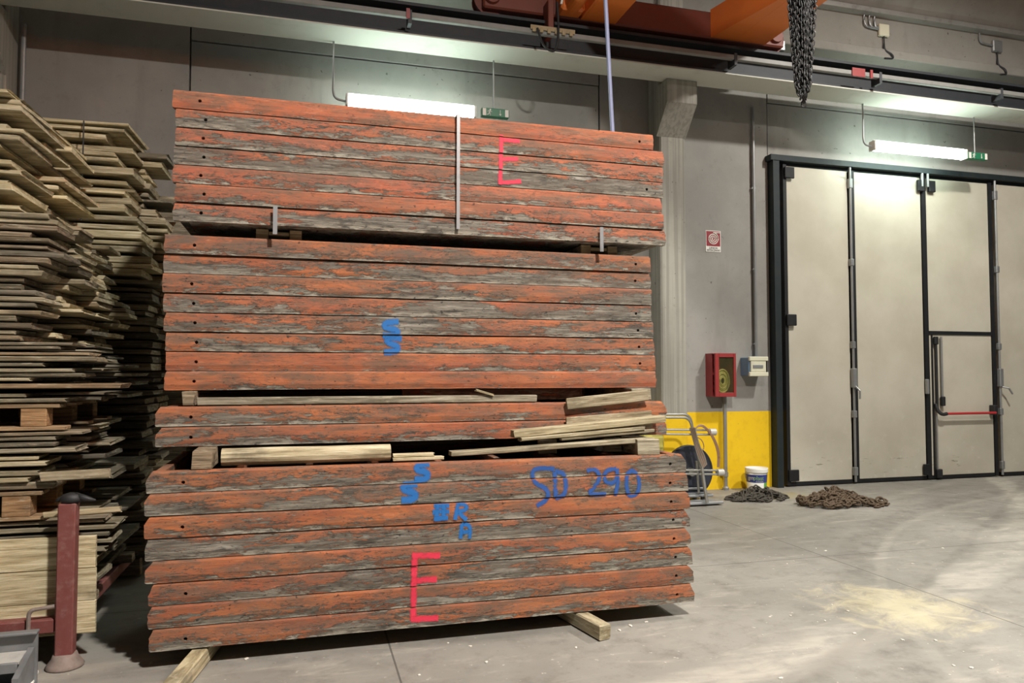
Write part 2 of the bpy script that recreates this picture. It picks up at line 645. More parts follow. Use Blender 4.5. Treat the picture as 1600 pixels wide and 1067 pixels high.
# crane runway: an I-beam resting on the corbels, its rail and the conductor bar in front of it
b = bmesh.new()
box(b, (-9, 8.10, 5.376), (17, 8.55, 5.40))
box(b, (-9, 8.30, 5.395), (17, 8.34, 5.70))
box(b, (-9, 8.10, 5.70), (17, 8.55, 5.735))
struct('runway_beam', b, MBEAM)
struct('runway_soffit_plate', bx((-9, 8.095, 5.36), (17, 8.55, 5.375)), MSOFFIT)  # plate added under the beam to carry the bright underside
struct('runway_rail', bx((-9, 8.27, 5.737), (17, 8.37, 5.80), .01), MDARK)
# gutter beam at the head of the wall
b = bmesh.new()
box(b, (-9, 8.75, 6.20), (17, WY - .002, 6.33), .01)
box(b, (-9, 8.79, 6.345), (17, WY - .002, 6.80))
box(b, (-9, 8.78, 6.33), (17, WY - .002, 6.345))
struct('gutter_beam', b, MCEIL)
b = bmesh.new()
prism(b, [(8.72, 6.88), (WY - .002, 6.88), (WY - .002, 7.48), (8.45, 7.48), (8.45, 7.25)], -9, 17, 'x')
struct('roof_haunch', b, MCEIL)
struct('cable_tray', bx((-9, 8.66, 6.80), (17, 9.0, 6.872), .006), MRAIL)

# conductor bar with its holders
t = thing('conductor_bar', 'long pale conductor bar running along the dark crane beam', 'rail', (0, 7.98, 5.52))
obj('bar', bx((-9, -.03, -.03), (17, .03, .03), .006), MBAR, t)
for px in (640, 1147, 1372, 1560):
    x = at(px, 60, 7.98).x
    h = obj('bar_hanger', bx((x - .02, -.035, -.10), (x + .02, .12, .05)), MDARK, t)
for px in (1338, 1358, 637):
    x = at(px, 110 if px > 1000 else 20, 7.98).x
    w = .10 if px == 1338 else .02
    obj('red_marker', bx((x - w, -.045, -.05), (x + w, -.031, .06)), MRED, t)

# ------------------------------------------------------------------ door
d = bpy.data.objects.new('door_1', None)
COL.objects.link(d)
d['kind'] = 'structure'
DY = 9.0
b = bmesh.new()
box(b, (6.34, 8.94, 0), (6.44, WY + .03, 4.66))
box(b, (6.30, 8.93, 4.60), (11.74, WY + .03, 4.68))
box(b, (6.44, 9.03, 4.54), (11.60, WY + .03, 4.60))
box(b, (11.60, 8.94, 0), (11.70, WY + .03, 4.66))
obj('door_frame', b, MTEAL, d)
b = bmesh.new()
box(b, (6.52, 8.97, .02), (6.575, 9.06, 4.56))
obj('hinge_post', b, MNAVY, d)


def hinge(x, z, w=.16, h=.16):
    obj('hinge', bx((x, 8.935, z - h / 2), (x + w, 8.97, z + h / 2), .008), MNAVY, d)


for z in (4.44, 2.34, .16):
    hinge(6.53, z)
EDGE = [(6.585, 7.63), (7.745, 8.945), (9.04, 10.235), (10.38, 11.55)]
for i, (x0, x1) in enumerate(EDGE):
    b = bx((x0, 9.0, .06), (x1, 9.06, 4.545), .006)
    lf = obj('door_leaf', b, MLEAF, d)
    b = bmesh.new()
    box(b, (x0, 8.995, .012), (x1, 9.055, .058))
    obj('bottom_seal', b, MNAVY, lf)
for x0, x1 in ((7.672, 7.738), (8.955, 9.032), (10.24, 10.30)):
    obj('edge_seal', bx((x0, 8.985, .02), (x1, 9.055, 4.56)), MNAVY, d)
for x in (7.65, 10.345):
    r = obj('lock_rod', tb([(x, 8.965, .03), (x, 8.965, 4.62)], .018), MSTEEL, d)
    for z, s in ((4.36, .07), (3.2, .05), (2.0, .05), (1.0, .05), (.18, .06)):
        obj('rod_guide', bx((x - .03, 8.94, z - s), (x + .03, 8.995, z + s), .006), MSTEEL, r)
    b = bx((x - .035, 8.925, 1.38), (x + .035, 8.99, 1.66), .008)
    obj('lock_case', b, MSTEEL, r)
    pts = [(x, 8.93, 1.40), (x + .03, 8.88, 1.34), (x + .02, 8.87, 1.22)] if x < 9 else [(x, 8.93, 1.38), (x + .07, 8.88, 1.36), (x + .13, 8.87, 1.27)]
    obj('lock_handle', tb(pts, .014), MSTEEL, r)
for x in (8.86, 9.06):
    obj('top_hinge', bx((x, 8.94, 4.33), (x + .12, 8.985, 4.50), .006), MNAVY, d)
for x in (8.935, 9.04):
    obj('top_bolt', tb([(x, 8.95, 4.40), (x, 8.95, 4.62)], .02), MSTEEL, d)
obj('top_hinge', bx((8.86, 8.94, .08), (8.96, 8.985, .24), .006), MNAVY, d)
# wicket door in the third leaf
wz = 2.17
b = bmesh.new()
box(b, (9.04, 8.985, wz), (10.235, 9.02, wz + .055))
box(b, (9.075, 8.985, .03), (9.10, 9.02, wz))
wk = obj('wicket_frame', b, MNAVY, d)
pb = obj('push_bar', tb([(9.20, 8.90, .985), (10.17, 8.90, .985)], .019), MPUSH, d)
obj('bar_bracket', bx((10.15, 8.90, .95), (10.22, 9.0, 1.10), .01), MBLACK, pb)
obj('bar_bracket', tb(fillet([(9.11, 8.97, 1.13), (9.11, 8.93, 1.02), (9.16, 8.90, .97), (9.24, 8.90, .985)], .05), .026), MBLACK, pb)
obj('bolt_tube', tb([(9.14, 8.97, 1.02), (9.14, 8.97, 2.12)], .02), MBLACK, d)
rr = obj('bolt_rod', tb([(9.235, 8.965, 1.18), (9.235, 8.965, 2.14)], .016), MSTEEL, d)
obj('rod_latch', bx((9.205, 8.93, 1.10), (9.265, 8.99, 1.24), .01), MBLACK, rr)
obj('rod_latch', bx((9.10, 8.94, 2.02), (9.17, 8.99, 2.14), .01), MBLACK, rr)
obj('lower_bolt', tb([(9.12, 8.97, .06), (9.12, 8.97, .98)], .014), MSTEEL, d)
obj('kick_plate', bx((9.09, 8.94, .03), (9.19, 8.99, .16), .01), MBLACK, d)
obj('side_latch', bx((8.93, 8.93, 1.28), (8.97, 8.985, 1.5), .008), MSTEEL, d)

# ------------------------------------------------------------------ lamps and exit signs
def exit_sign(x0, x1, z0, z1, Y, label):
    c = ((x0 + x1) / 2, Y, (z0 + z1) / 2)
    w, h = (x1 - x0) / 2, (z1 - z0) / 2
    t = thing('exit_sign', label, 'sign', c)
    obj('housing', bx((-w, -.03, -h), (w, .05, h), .008), MEXIT, t)
    for s in (-1, 1):
        obj('white_end', bx((s * w * .82 - .022, -.034, -h * .85), (s * w * .82 + .022, -.029, h * .85), .002), MLET, t)
    u = h / 1.25
    b = bmesh.new()

    def st(pts, r):
        tube(b, [(p[0] * u - w * .42, -.034, p[1] * u) for p in pts], r * u, 6)
    st([(-.05, .35), (-.2, -.2)], .17)
    st([(-.2, -.2), (.15, -.5), (.1, -.95)], .12)
    st([(-.2, -.2), (-.35, -.6), (-.85, -.75)], .12)
    st([(-.05, .35), (.35, .1), (.6, .25)], .09)
    st([(-.05, .35), (-.5, .4), (-.65, .05)], .09)
    lathe(b, [(.01, -.004), (.17 * u, -.003), (.17 * u, .003), (.01, .004)], 10, (.08 * u - w * .42, -.034, .68 * u), 'y')
    obj('running_figure', b, MLET, t)
    obj('hanging_rod', tb([(-w * .1, .01, h), (-w * .1, .01, 5.36 - c[2])], .010), MSTEEL, t)
    b = bmesh.new()
    tube(b, [(w * .33, -.034, .8 * u), (w * .33, -.034, -.55 * u)], .09 * u, 6)
    prism(b, [(w * .33 - .38 * u, -.3 * u), (w * .33, -.85 * u), (w * .33 + .38 * u, -.3 * u), (w * .33, -.5 * u)], -.038, -.031, 'y')
    obj('arrow', b, MLET, t)
    return t


def tube_lamp(pa, pb_, z, label, ztop):
    x0, x1 = pa, pb_
    t = thing('tube_light', label, 'lamp', ((x0 + x1) / 2, 8.5, z))
    L = (x1 - x0) / 2
    prof = [(-.06, -.05), (-.035, -.075), (.035, -.075), (.06, -.05), (.06, .035), (-.06, .035)]
    prof = [(-.058, -.045), (-.035, -.07), (.035, -.07), (.058, -.045), (.058, .035), (.04, .055), (-.04, .055), (-.058, .035)]
    b = prism(bmesh.new(), prof, -L + .03, L - .03, 'x')
    obj('diffuser', b, MTUBE, t)
    b = bmesh.new()
    prism(b, [(-.015, .056), (.015, .056), (.015, .075), (-.015, .075)], -L + .02, L - .02, 'x')
    obj('housing', b, MWHITE, t)
    for s in (-1, 1):
        obj('end_cap', bx((s * (L - .015) - .014, -.062, -.078), (s * (L - .015) + .014, .062, .06), .006), MWHITE, t)
    rod = tb(fillet([(-L - .14, 0, ztop - z), (-L - .14, 0, .0), (-L, 0, -.02)], .1), .013)
    obj('conduit_drop', rod, MSTEEL, t)
    return t


tube_lamp(.42, 1.935, 4.705, 'lit fluorescent tube light hanging above the banded panel stack', 5.36)
exit_sign(2.006, 2.345, 4.66, 4.765, 8.5, 'green exit sign hanging beside the lamp over the panel stack')
tube_lamp(7.63, 9.262, 4.785, 'lit fluorescent tube light hanging over the cream folding door', 5.36)
exit_sign(9.30, 9.66, 4.72, 4.825, 8.5, 'green exit sign hanging beside the lamp over the cream door')

# ------------------------------------------------------------------ wall fittings
YB = 8.85
# tall conduit and switch box
c0 = at(1178, 140, 9.02)
c1 = at(1181, 557, 9.02)
t = thing('conduit_pipe', 'tall grey conduit pipe running down the wall to the switch box', 'pipe', (0, 0, 0))
obj('pipe', tb([(c0.x - .02, 9.03, 5.35), (c0.x - .02, 9.03, 1.83)], .022), MSTEEL, t)
for z in (4.2, 3.05, 2.0):
    obj('clip', bx((c0.x - .05, 9.02, z - .012), (c0.x + .01, WY + .005, z + .012)), MSTEEL, t)
a0, a1 = at(1171, 557, YB), at(1200, 588, YB)
t = thing('switch_box', 'cream electrical switch box with grey window right of the red cabinet', 'electrical box', (a0.x, YB, a1.z))
W_, H_ = a1.x - a0.x, a0.z - a1.z
obj('box_body', bx((0, .02, .01), (W_, WY - YB + .008, H_ - .01), .008), MBLUEGLASS, t)
for z0 in (0, H_ - .06):
    obj('cream_band', bx((-.005, -.012, z0), (W_ + .005, .03, z0 + .06), .008), MCREAM, t)
b = bmesh.new()
box(b, (.02, -.004, .062), (W_ - .03, .022, H_ - .062), .004)
obj('front_cover', b, MCREAM, t)
obj('window_strip', bx((.05, -.014, H_ * .42), (W_ - .08, -.003, H_ * .58), .003), MSTEEL, t)
obj('side_latch', bx((W_ - .025, -.01, .06), (W_ - .012, .02, H_ - .06)), MBLACK, t)

# fire hose cabinet
a0, a1 = at(1118, 620, 8.82), at(1149, 552, 8.82)
W_, H_, D_ = a1.x - a0.x, a1.z - a0.z, WY - 8.86
t = thing('fire_hose_cabinet', 'red fire hose cabinet with glazed door on the wall', 'fire cabinet', (a0.x, 8.86, a0.z))
b = bmesh.new()
k = .012
box(b, (0, D_ - k, 0), (W_, D_ - .001, H_))
box(b, (0, 0, 0), (W_, D_ - k, k))
box(b, (0, 0, H_ - k), (W_, D_ - k, H_))
box(b, (0, .05, k), (k, D_ - k, H_ - k))
box(b, (W_ - k, 0, k), (W_, D_ - k, H_ - k))
obj('cabinet_body', b, MRED, t)
b = bmesh.new()
s = .055
box(b, (-.004, -.05, 0), (s, -.02, H_), .004)
box(b, (W_ - s * .6, -.05, 0), (W_ + .004, -.02, H_), .004)
box(b, (s, -.05, H_ - s), (W_ - s * .6, -.02, H_), .004)
box(b, (s, -.05, 0), (W_ - s * .6, -.02, s), .004)
dr = obj('cabinet_door', b, MRED, t)
obj('glass_pane', bx((s, -.037, s), (W_ - s * .6, -.033, H_ - s)), MGLASS, dr)
b = bmesh.new()
for j in range(7):
    r0 = .04 + .014 * j
    tube(b, [(W_ * .55 + r0 * .85 * math.cos(q), .06 + .008 * (j % 3), H_ * .36 + r0 * 1.25 * math.sin(q)) for q in [2 * PI * i / 20 for i in range(20)]], .011, 6, True)
obj('coiled_hose', b, MHOSE, t)
b = bmesh.new()
for j in range(4):
    tube(b, [(.05 + .016 * j, .03 + .03 * j, .05), (.045 + .016 * j, .03 + .03 * j, H_ * .35), (.06 + .02 * j, .03 + .03 * j, H_ * .52)], .011, 6)
obj('canvas_hose', b, MHOSEW, t)
t = thing('downpipe', 'grey pipe from the red fire cabinet down to the floor', 'pipe', (a1.x - .06, 9.0, 0))
obj('pipe', tb([(0, 0, .01), (0, 0, a0.z)], .026), MSTEEL, t)
obj('pipe_coupling', tb([(0, 0, .18), (0, 0, .24)], .036), MSTEEL, t)
obj('floor_foot', lathe(bmesh.new(), [(.045, .001), (.045, .03), (.027, .05)], 14), MSTEEL, t)
obj('wall_clip', bx((-.06, 0, .2), (0, .075, .22)), MSTEEL, t)

# fire hose sign
a0, a1 = at(1103, 393, WY - .008), at(1126, 361, WY - .008)
W_, H_ = a1.x - a0.x, a1.z - a0.z
t = thing('fire_hose_sign', 'small red and white fire hose sign with a spiral on the wall', 'sign', ((a0.x + a1.x) / 2, WY - .002, a0.z))
obj('sign_plate', bx((-W_ / 2, -.005, 0), (W_ / 2, 0, H_), .001), MLET, t)
obj('red_field', bx((-W_ * .46, -.007, H_ * .27), (W_ * .46, -.0051, H_ * .97)), MSIGN, t)
b = bmesh.new()
cx, cz, R = -.005, H_ * .62, W_ * .36
pts = []
for i in range(90):
    q = i / 89
    an = PI * .5 - 2 * PI * 3.1 * q
    pts.append((cx + R * (1.02 - .92 * q) * math.cos(an), -.0085, cz + R * (1.02 - .92 * q) * math.sin(an)))
tube(b, [(W_ * .44, -.0085, pts[0][2])] + pts, R * .085, 5)
obj('spiral', b, MLET, t)


def text(body, size, loc, mat, parent, name, warp=None, bold=0.0, sx=1.0):
    cu = bpy.data.curves.new('lettering', 'FONT')
    cu.body = body
    cu.size = size
    cu.align_x = 'CENTER'
    cu.extrude = .0006
    cu.offset = bold
    o = bpy.data.objects.new('lettering', cu)
    COL.objects.link(o)
    bpy.context.view_layer.update()
    me = bpy.data.meshes.new_from_object(o.evaluated_get(bpy.context.evaluated_depsgraph_get()))
    bpy.data.objects.remove(o)
    for v in me.vertices:
        x, z, y = v.co.x * sx, v.co.y, -v.co.z
        v.co = warp(x, y, z) if warp else (x, y, z)
    me.materials.clear()
    me.materials.append(mat)
    o = bpy.data.objects.new(name, me)
    COL.objects.link(o)
    o.parent = parent
    o.location = loc
    return o


text('LANCIA', H_ * .125, (0, -.0062, H_ * .145), MINK, t, 'lettering', bold=.0004)
text('ANTINCENDIO', H_ * .125, (0, -.0062, H_ * .035), MINK, t, 'lettering', bold=.0004, sx=.82)

# junction boxes and their conduits on the gutter beam
for i, (px, py, lab) in enumerate(((1380, 48, 'grey junction box with three bent conduits high on the gutter beam'),
                                   (1557, 73, 'grey junction box with one bent conduit high on the gutter beam'))):
    p = at(px, py, 8.77)
    t = thing('junction_box', lab, 'junction box', (p.x, 8.788, p.z))
    obj('box_body', bx((-.09, -.05, -.09), (.09, 0, .09), .012), MCREAM if i == 0 else MSTEEL, t)
    for j in range(3 if i == 0 else 1):
        x = -.34 - .0 + .09 * (2 - j) * -1 + .18
        top = 6.797 - p.z
        pts = fillet([(x, -.03, top), (x, -.03, .02 + .0 * j), (-.09, -.03, .0 + .02 * j)], .08)
        obj('conduit', tb(pts, .013, 8), MSTEEL, t)
    zb = 6.18 - p.z
    pts = fillet([(0, -.03, -.09), (0, -.03, -.30), (.12, -.06, -.36), (.12, -.07, zb), (-.15, -.20, zb - .08)], .06)
    obj('outlet_cable', tb(pts, .014, 8), MBLACK, t)
# left corner pipe
p = at(33, 90, 8.9)
t = thing('corner_pipe', 'pale grey pipe running up beside the far left column', 'pipe', (0, 0, 0))
obj('pipe', tb([(p.x + .02, 8.90, 0.01), (p.x + .02, 8.90, 5.33)], .026), MSTEEL, t)
for z in (1.5, 3.0, 4.3):
    obj('clip', bx((p.x - .08, 8.89, z), (p.x + .03, 8.91, z + .03)), MSTEEL, t)

# ------------------------------------------------------------------ overhead crane
cr = thing('bridge_crane', 'orange overhead bridge crane riding the rail above the panels', 'crane', (0, 0, 5.83))
b = bmesh.new()
box(b, (1.95, 8.16, 0.0), (5.98, 8.46, .34), .02)
tr = obj('end_truck', b, MTRUCK, cr)
for x in (2.05, 5.85):
    obj('wheel', lathe(bmesh.new(), [(.02, -.07), (.19, -.07), (.19, -.05), (.165, -.05), (.165, .05), (.19, .05), (.19, .07), (.02, .07)], 26,
                       (x, 8.32, .14), 'y'), MTRUCK, tr)
    obj('wheel_hub', lathe(bmesh.new(), [(.01, -.20), (.09, -.20), (.10, -.17), (.10, .0)], 18, (x, 8.32, .14), 'y'), MTRUCK, tr)
obj('rail_sweep', bx((5.98, 8.27, .02), (6.08, 8.37, .16), .01), MSTEEL, tr)
for x0, x1, fl in ((3.17, 3.59, .03), (5.24, 5.68, .34)):
    b = bmesh.new()
    prism(b, [(8.155, .0), (8.155, .35), (7.6, .75), (-4, .75), (-4, .0)], x0, x1, 'x')
    gd = obj('bridge_girder', b, MORANGE, cr)
    b = bmesh.new()
    # flared gusset where the girder meets the end truck
    A = [(x0 - .002, 8.155), (x0 - fl, 8.155), (x0 - fl * .3 - .02, 7.2), (x0 - .002, 6.6)]
    lo = [b.verts.new((x, y, .0)) for x, y in A]
    hi = [b.verts.new((x, y, .36)) for x, y in A]
    for q in range(4):
        b.faces.new((lo[q], lo[(q + 1) % 4], hi[(q + 1) % 4], hi[q]))
    b.faces.new(lo)
    b.faces.new(hi)
    obj('gusset', b, MORANGE, gd)
mt = obj('travel_motor', lathe(bmesh.new(), [(.02, -.26), (.07, -.26), (.10, -.21), (.11, -.15), (.11, .2), (.02, .2)], 20, (2.98, 7.85, .09), 'y'), MORANGE, cr)
obj('motor_gearbox', bx((2.83, 7.95, .0), (3.13, 8.155, .30), .03), MORANGE, mt)
pa = at(862, 40, 7.95)
ar = obj('collector_arm', bx((pa.x - .035, 7.97, -.33), (pa.x + .035, 8.15, .10), .008), MTRUCK, cr)
b = bmesh.new()
box(b, (pa.x - .26, 7.93, -.30), (pa.x + .28, 7.945, -.25))
for k in range(6):
    xx = pa.x - .22 + k * .09
    box(b, (xx - .02, 7.915, -.33), (xx + .02, 7.93, -.28), .004)
obj('collector_shoe', b, MTAN, ar)
obj('collector_cable', tb(fillet([(pa.x - .19, 7.90, -.30), (pa.x - .13, 7.88, -.52), (pa.x + .03, 7.88, -.58), (pa.x + .07, 7.90, -.30), (pa.x + .06, 7.93, .05)], .15), .014, 8), MBLACK, ar)
obj('power_cable', tb(fillet([(pa.x + .10, 7.9, .02), (pa.x + .13, 7.88, .20), (pa.x + .34, 7.9, .26), (pa.x + .4, 7.95, .22)], .12), .014, 8), MLET, ar)

# pendant cable behind the upper stack
p0, p1 = at(944, -40, 6.2), at(957, 205, 6.2)
pp = p1 + (p1 - p0) * .35
t = obj('pendant_cable', tb([p0, p1, pp], .019, 10), MCABLE)
tag(t, 'thin flare-tinted cable hanging behind the banded stack', 'cable')


# ------------------------------------------------------------------ chains
def link_into(b, c, rot, L=.035, r=.011, w=.0045, nu=12, nv=5):
    """one stadium shaped chain link, long axis along local x"""
    c = Vector(c)
    ring = []
    for i in range(nu):
        a = 2 * PI * i / nu
        x = r * math.cos(a) + (L / 2 - r if math.cos(a) > 0 else -(L / 2 - r))
        y = r * math.sin(a)
        n = Vector((math.cos(a), math.sin(a), 0))
        rr = []
        for j in range(nv):
            q = 2 * PI * j / nv
            v = Vector((x, y, 0)) + n * (w * math.cos(q)) + Vector((0, 0, w * math.sin(q)))
            rr.append(b.verts.new(c + rot @ v))
        ring.append(rr)
    for i in range(nu):
        A, B = ring[i], ring[(i + 1) % nu]
        for j in range(nv):
            b.faces.new((A[j], A[(j + 1) % nv], B[(j + 1) % nv], B[j]))


def chain_along(b, pts, pitch, **kw):
    pts = [Vector(p) for p in pts]
    d, i, k = 0.0, 0, 0
    acc = [0.0]
    for a, c in zip(pts, pts[1:]):
        acc.append(acc[-1] + (c - a).length)
    s = 0.0
    while s < acc[-1]:
        while acc[i + 1] < s:
            i += 1
        q = (s - acc[i]) / max(1e-6, acc[i + 1] - acc[i])
        p = pts[i].lerp(pts[i + 1], q)
        tx = (pts[i + 1] - pts[i]).normalized()
        u, v = frame_of(tx)
        an = (PI / 2 if k % 2 else 0) + rnd.uniform(-.3, .3)
        y = u * math.cos(an) + v * math.sin(an)
        rot = Matrix((tx, y, tx.cross(y))).transposed()
        link_into(b, p, rot, **kw)
        s += pitch
        k += 1


CY = 3.5
pc = at(1253, 60, CY)
pe = at(1258, 165, CY)
hc = thing('hanging_chain', 'bunch of dark chains hanging down in front of the wall', 'chain', (pc.x, CY, pe.z))
ztop = at(1253, -70, CY).z - pe.z
for k in range(13):
    a1 = 2 * PI * k / 13 + .3
    a2 = a1 + rnd.uniform(.5, 1.2)
    r1, r2 = rnd.uniform(.03, .10), rnd.uniform(.02, .09)
    zb = rnd.uniform(.0, .16) if k else 0.01
    rb = rnd.uniform(.01, .035)
    pts = []
    for i in range(13):
        q = i / 12
        z = ztop + (zb + .06 - ztop) * q
        rr = r1 * (1 - q) ** .8 + rb * (1 - (1 - q) ** .8) * 1.2
        pts.append((rr * math.cos(a1), rr * math.sin(a1) * .8, z))
    mid = (pts[-1][0] * .5 + rb * math.cos(a2) * .6, pts[-1][1] * .5 + rb * math.sin(a2) * .6, zb)
    pts.append(mid)
    for i in range(13):
        q = 1 - i / 12
        z = ztop + (zb + .06 - ztop) * q
        rr = r2 * (1 - q) ** .8 + rb * (1 - (1 - q) ** .8) * 1.2
        pts.append((rr * math.cos(a2), rr * math.sin(a2) * .8, z))
    b = bmesh.new()
    chain_along(b, pts, .0245, L=.036, r=.0115, w=.0042)
    obj('chain_strand', b, MCHAIN, hc, True)


def chain_heap(c, rx, ry, h, n, mat, label, rings, skew=0.0):
    t = thing('chain_heap', label, 'chain', c)
    b = bmesh.new()
    strands = int(n / 24)
    for sidx in range(strands):
        a = rnd.uniform(0, 2 * PI)
        rr = math.sqrt(rnd.random())
        x, y = rr * rx * math.cos(a), rr * ry * math.sin(a)
        di = rnd.uniform(-.6, .6) + (0 if rnd.random() < .5 else PI)
        pts = []
        for i in range(16):
            q = (x / rx) ** 2 + (y / ry) ** 2
            if q > 1.0:
                x *= .93
                y *= .93
                di += PI * .55
            hh = h * max(0, 1 - math.sqrt(min(1, ((x - skew * rx) / rx) ** 2 + (y / ry) ** 2))) ** .9
            pts.append((x, y, .016 + hh * rnd.uniform(.45, 1.0)))
            di += rnd.uniform(-.5, .5)
            x += .05 * math.cos(di)
            y += .035 * math.sin(di)
        chain_along(b, pts, .056, L=.082, r=.023, w=.0105, nu=10, nv=5)
    for v in b.verts:
        v.co.z = max(v.co.z, .001)
    o = obj('chain_links', b, mat, t, True)
    for (x, y, z, R, w, tilt) in rings:
        bb = bmesh.new()
        tube(bb, [(R * math.cos(q), R * .72 * math.sin(q), 0) for q in [2 * PI * i / 20 for i in range(20)]], w, 8, True)
        xform(bb, Matrix.Translation((x, y, z)) @ Matrix.Rotation(tilt, 4, 'X') @ Matrix.Rotation(tilt * .6, 4, 'Z'))
        obj('lifting_ring', bb, mat, t, True)
    return t


c = onz(1184, 780)
chain_heap((c.x, c.y, 0), .40, .24, .15, 330, MGRIME, 'small dark chain heap with rings on the floor beside the bucket',
           [(.0, .0, .10, .075, .013, .8), (.06, -.05, .09, .075, .013, .6), (-.06, .03, .11, .06, .010, 1.0), (.10, .02, .08, .06, .012, .4)])
c = onz(1318, 788)
chain_heap((c.x, c.y, 0), .58, .34, .20, 620, MRUST, 'long brown rusty chain heap on the floor before the folding door',
           [(.34, -.22, .07, .06, .012, .7), (.40, -.20, .06, .055, .011, .4), (-.05, .12, .12, .07, .012, .25)], -.25)

# ------------------------------------------------------------------ bucket
p = onz(1181, 767)
t = thing('paint_bucket', 'white and blue plastic paint bucket against the yellow wall', 'bucket', (p.x, p.y - .02, 0))
Rb, Ht = .135, .315
rad = lambda z: .122 + .022 * z / Ht
b = lathe(bmesh.new(), [(.02, .001), (rad(0), .001), (rad(0), .01), (rad(Ht), Ht), (rad(Ht) - .006, Ht), (rad(0) - .006, .02), (.02, .02)], 36)
obj('bucket_body', b, MWHITE, t, True)
obj('rim', lathe(bmesh.new(), [(rad(.25) + .001, .255), (.15, .255), (.151, .27), (.149, .30), (.152, .318), (.142, .318), (.139, .262)], 36), MWHITE, t, True)


def shell(z0, z1, a0, a1, e, n=24):
    b = bmesh.new()
    prev = None
    for i in range(n + 1):
        a = a0 + (a1 - a0) * i / n
        lo = b.verts.new(((rad(z0) + e) * math.cos(a), (rad(z0) + e) * math.sin(a), z0))
        hi = b.verts.new(((rad(z1) + e) * math.cos(a), (rad(z1) + e) * math.sin(a), z1))
        if prev:
            b.faces.new((prev[0], lo, hi, prev[1]))
        prev = (lo, hi)
    return b


obj('blue_label', shell(.13, .235, -PI, PI - .01, .0012, 40), MBLUE, t)
obj('green_label', shell(.02, .128, -1.35, -.6, .0012), MGREEN, t)
va = math.atan2(-p.y, -p.x)


def wrap(mid, z0):
    def f(x, y, z):
        R = rad(z0 + z) + .0022
        a = mid + x / R
        return (R * math.cos(a), R * math.sin(a), z0 + z)
    return f


text('gm', .075, (0, 0, 0), MLET, t, 'lettering', wrap(va - .56, .168), .0012)
text('plast', .075, (0, 0, 0), MLETG, t, 'lettering', wrap(va + .22, .168), .0012)
text('COLORI', .028, (0, 0, 0), MLET, t, 'lettering', wrap(va + .32, .138), .0004)
hp = [(.152 * math.cos(q), .152 * math.sin(q) * .35 - .10 * math.sin(q), .262 - .14 * math.sin(q)) for q in [PI * i / 16 for i in range(17)]]
obj('handle', tb([(x, .145 - abs(x) * .2, z) if False else (x, y + .02 + .13 * (1 - (x / .152) ** 2) ** .5, z) for x, y, z in hp], .004, 6), MSTEEL, t)

# ------------------------------------------------------------------ cable cart beside the column
cy = 8.12
t = thing('cable_reel_cart', 'steel tube cart with dark reel and looped cables behind the panels', 'cart', (4.47, cy, 0))
def L(px, py, dy=0.0):
    q = at(px, py, cy + dy)
    return (q.x - 4.47, dy, q.z)
for dy, yy in ((-.02, 0), (.10, -8)):
    pts = fillet([L(1030, 652 + yy * .6, dy), L(1078, 652 + yy * .6, dy), L(1086, 690, dy), L(1105, 784, dy)], .10)
    obj('frame_tube', tb(pts, .017), MCHROME, t)
for y_, x1 in ((672, 1110), (679, 1108), (735, 1120), (741, 1122)):
    o = obj('cross_tube', tb([L(1030, y_ - 1, -.05), L(x1, y_, -.05)], .013), MCHROME, t)
for x_, y_ in ((1112, 675), (1124, 738)):
    q = L(x_, y_, -.05)
    obj('end_cap', lathe(bmesh.new(), [(.02, -.03), (.042, -.03), (.042, .05), (.015, .07)], 14, q, 'x'), MTRAY, t)
q = L(1076, 738, .28)
obj('reel_disc', lathe(bmesh.new(), [(.05, -.03), (.32, -.03), (.33, -.02), (.33, .02), (.32, .03), (.05, .03)], 40, (q[0], .28, .36), 'y'), MREEL, t)
obj('reel_hub', lathe(bmesh.new(), [(.01, -.10), (.05, -.10), (.05, .0)], 16, (q[0], .28, .36), 'y'), MCHROME, t)
for k in range(7):
    o_ = rnd.uniform(-.02, .02)
    pts = [L(1078 + k * 1.2, 668, -.06 - .01 * k), L(1084 + k * 1.4, 690 + k, -.09 - .008 * k), L(1090 + k * 1.8, 712, -.09), L(1098 + k * 1.0, 732 - k, -.08)]
    obj('cable', tb(fillet(pts, .1), .008, 6), MCOP if k % 2 else MCHROME, t)
for k in range(3):
    pts = [L(1082 + k, 672, -.07), L(1096, 663 - k * 1.5, -.09), L(1112 + k * 1.5, 680, -.08), L(1122 + k * 1.5, 706, -.075), L(1121 + k * 1.2, 730, -.07)]
    obj('cable', tb(fillet(pts, .2), .007, 6), MCOP, t)
obj('cable', tb(fillet([L(1088, 682, -.09), L(1098, 688, -.09), L(1101, 702, -.09), L(1092, 705, -.09)], .06), .006, 6), MCOP, t)
b = bmesh.new()
for k in range(3):
    y0 = -.16 + .20 * k
    box(b, (-.12, y0, .02 + .055 * k), (.42 - .02 * k, y0 + .185, .05 + .055 * k), .006)
    box(b, (-.12, y0 + .10, 0), (-.08, y0 + .14, .02 + .055 * k))
    box(b, (.30, y0 + .10, 0), (.34, y0 + .14, .02 + .055 * k))
obj('base_tread', b, MTREAD, t)
obj('leg_tube', tb([L(1097, 732, -.10), L(1105, 786, -.20)], .018), MCHROME, t)
obj('leg_tube', tb([L(1088, 720, .05), L(1092, 770, .05)], .016), MCHROME, t)
obj('yellow_case', bx((-.42, .3, .55), (-.12, .62, .82), .03), MHOSE, t)
bb = bmesh.new()
box(bb, (-.40, .32, .02), (-.14, .60, .55), .01)
obj('case_stand', bb, MTREAD, t)

# ------------------------------------------------------------------ formwork panels
PL, PHT, PD = 3.25, .119, 1.10


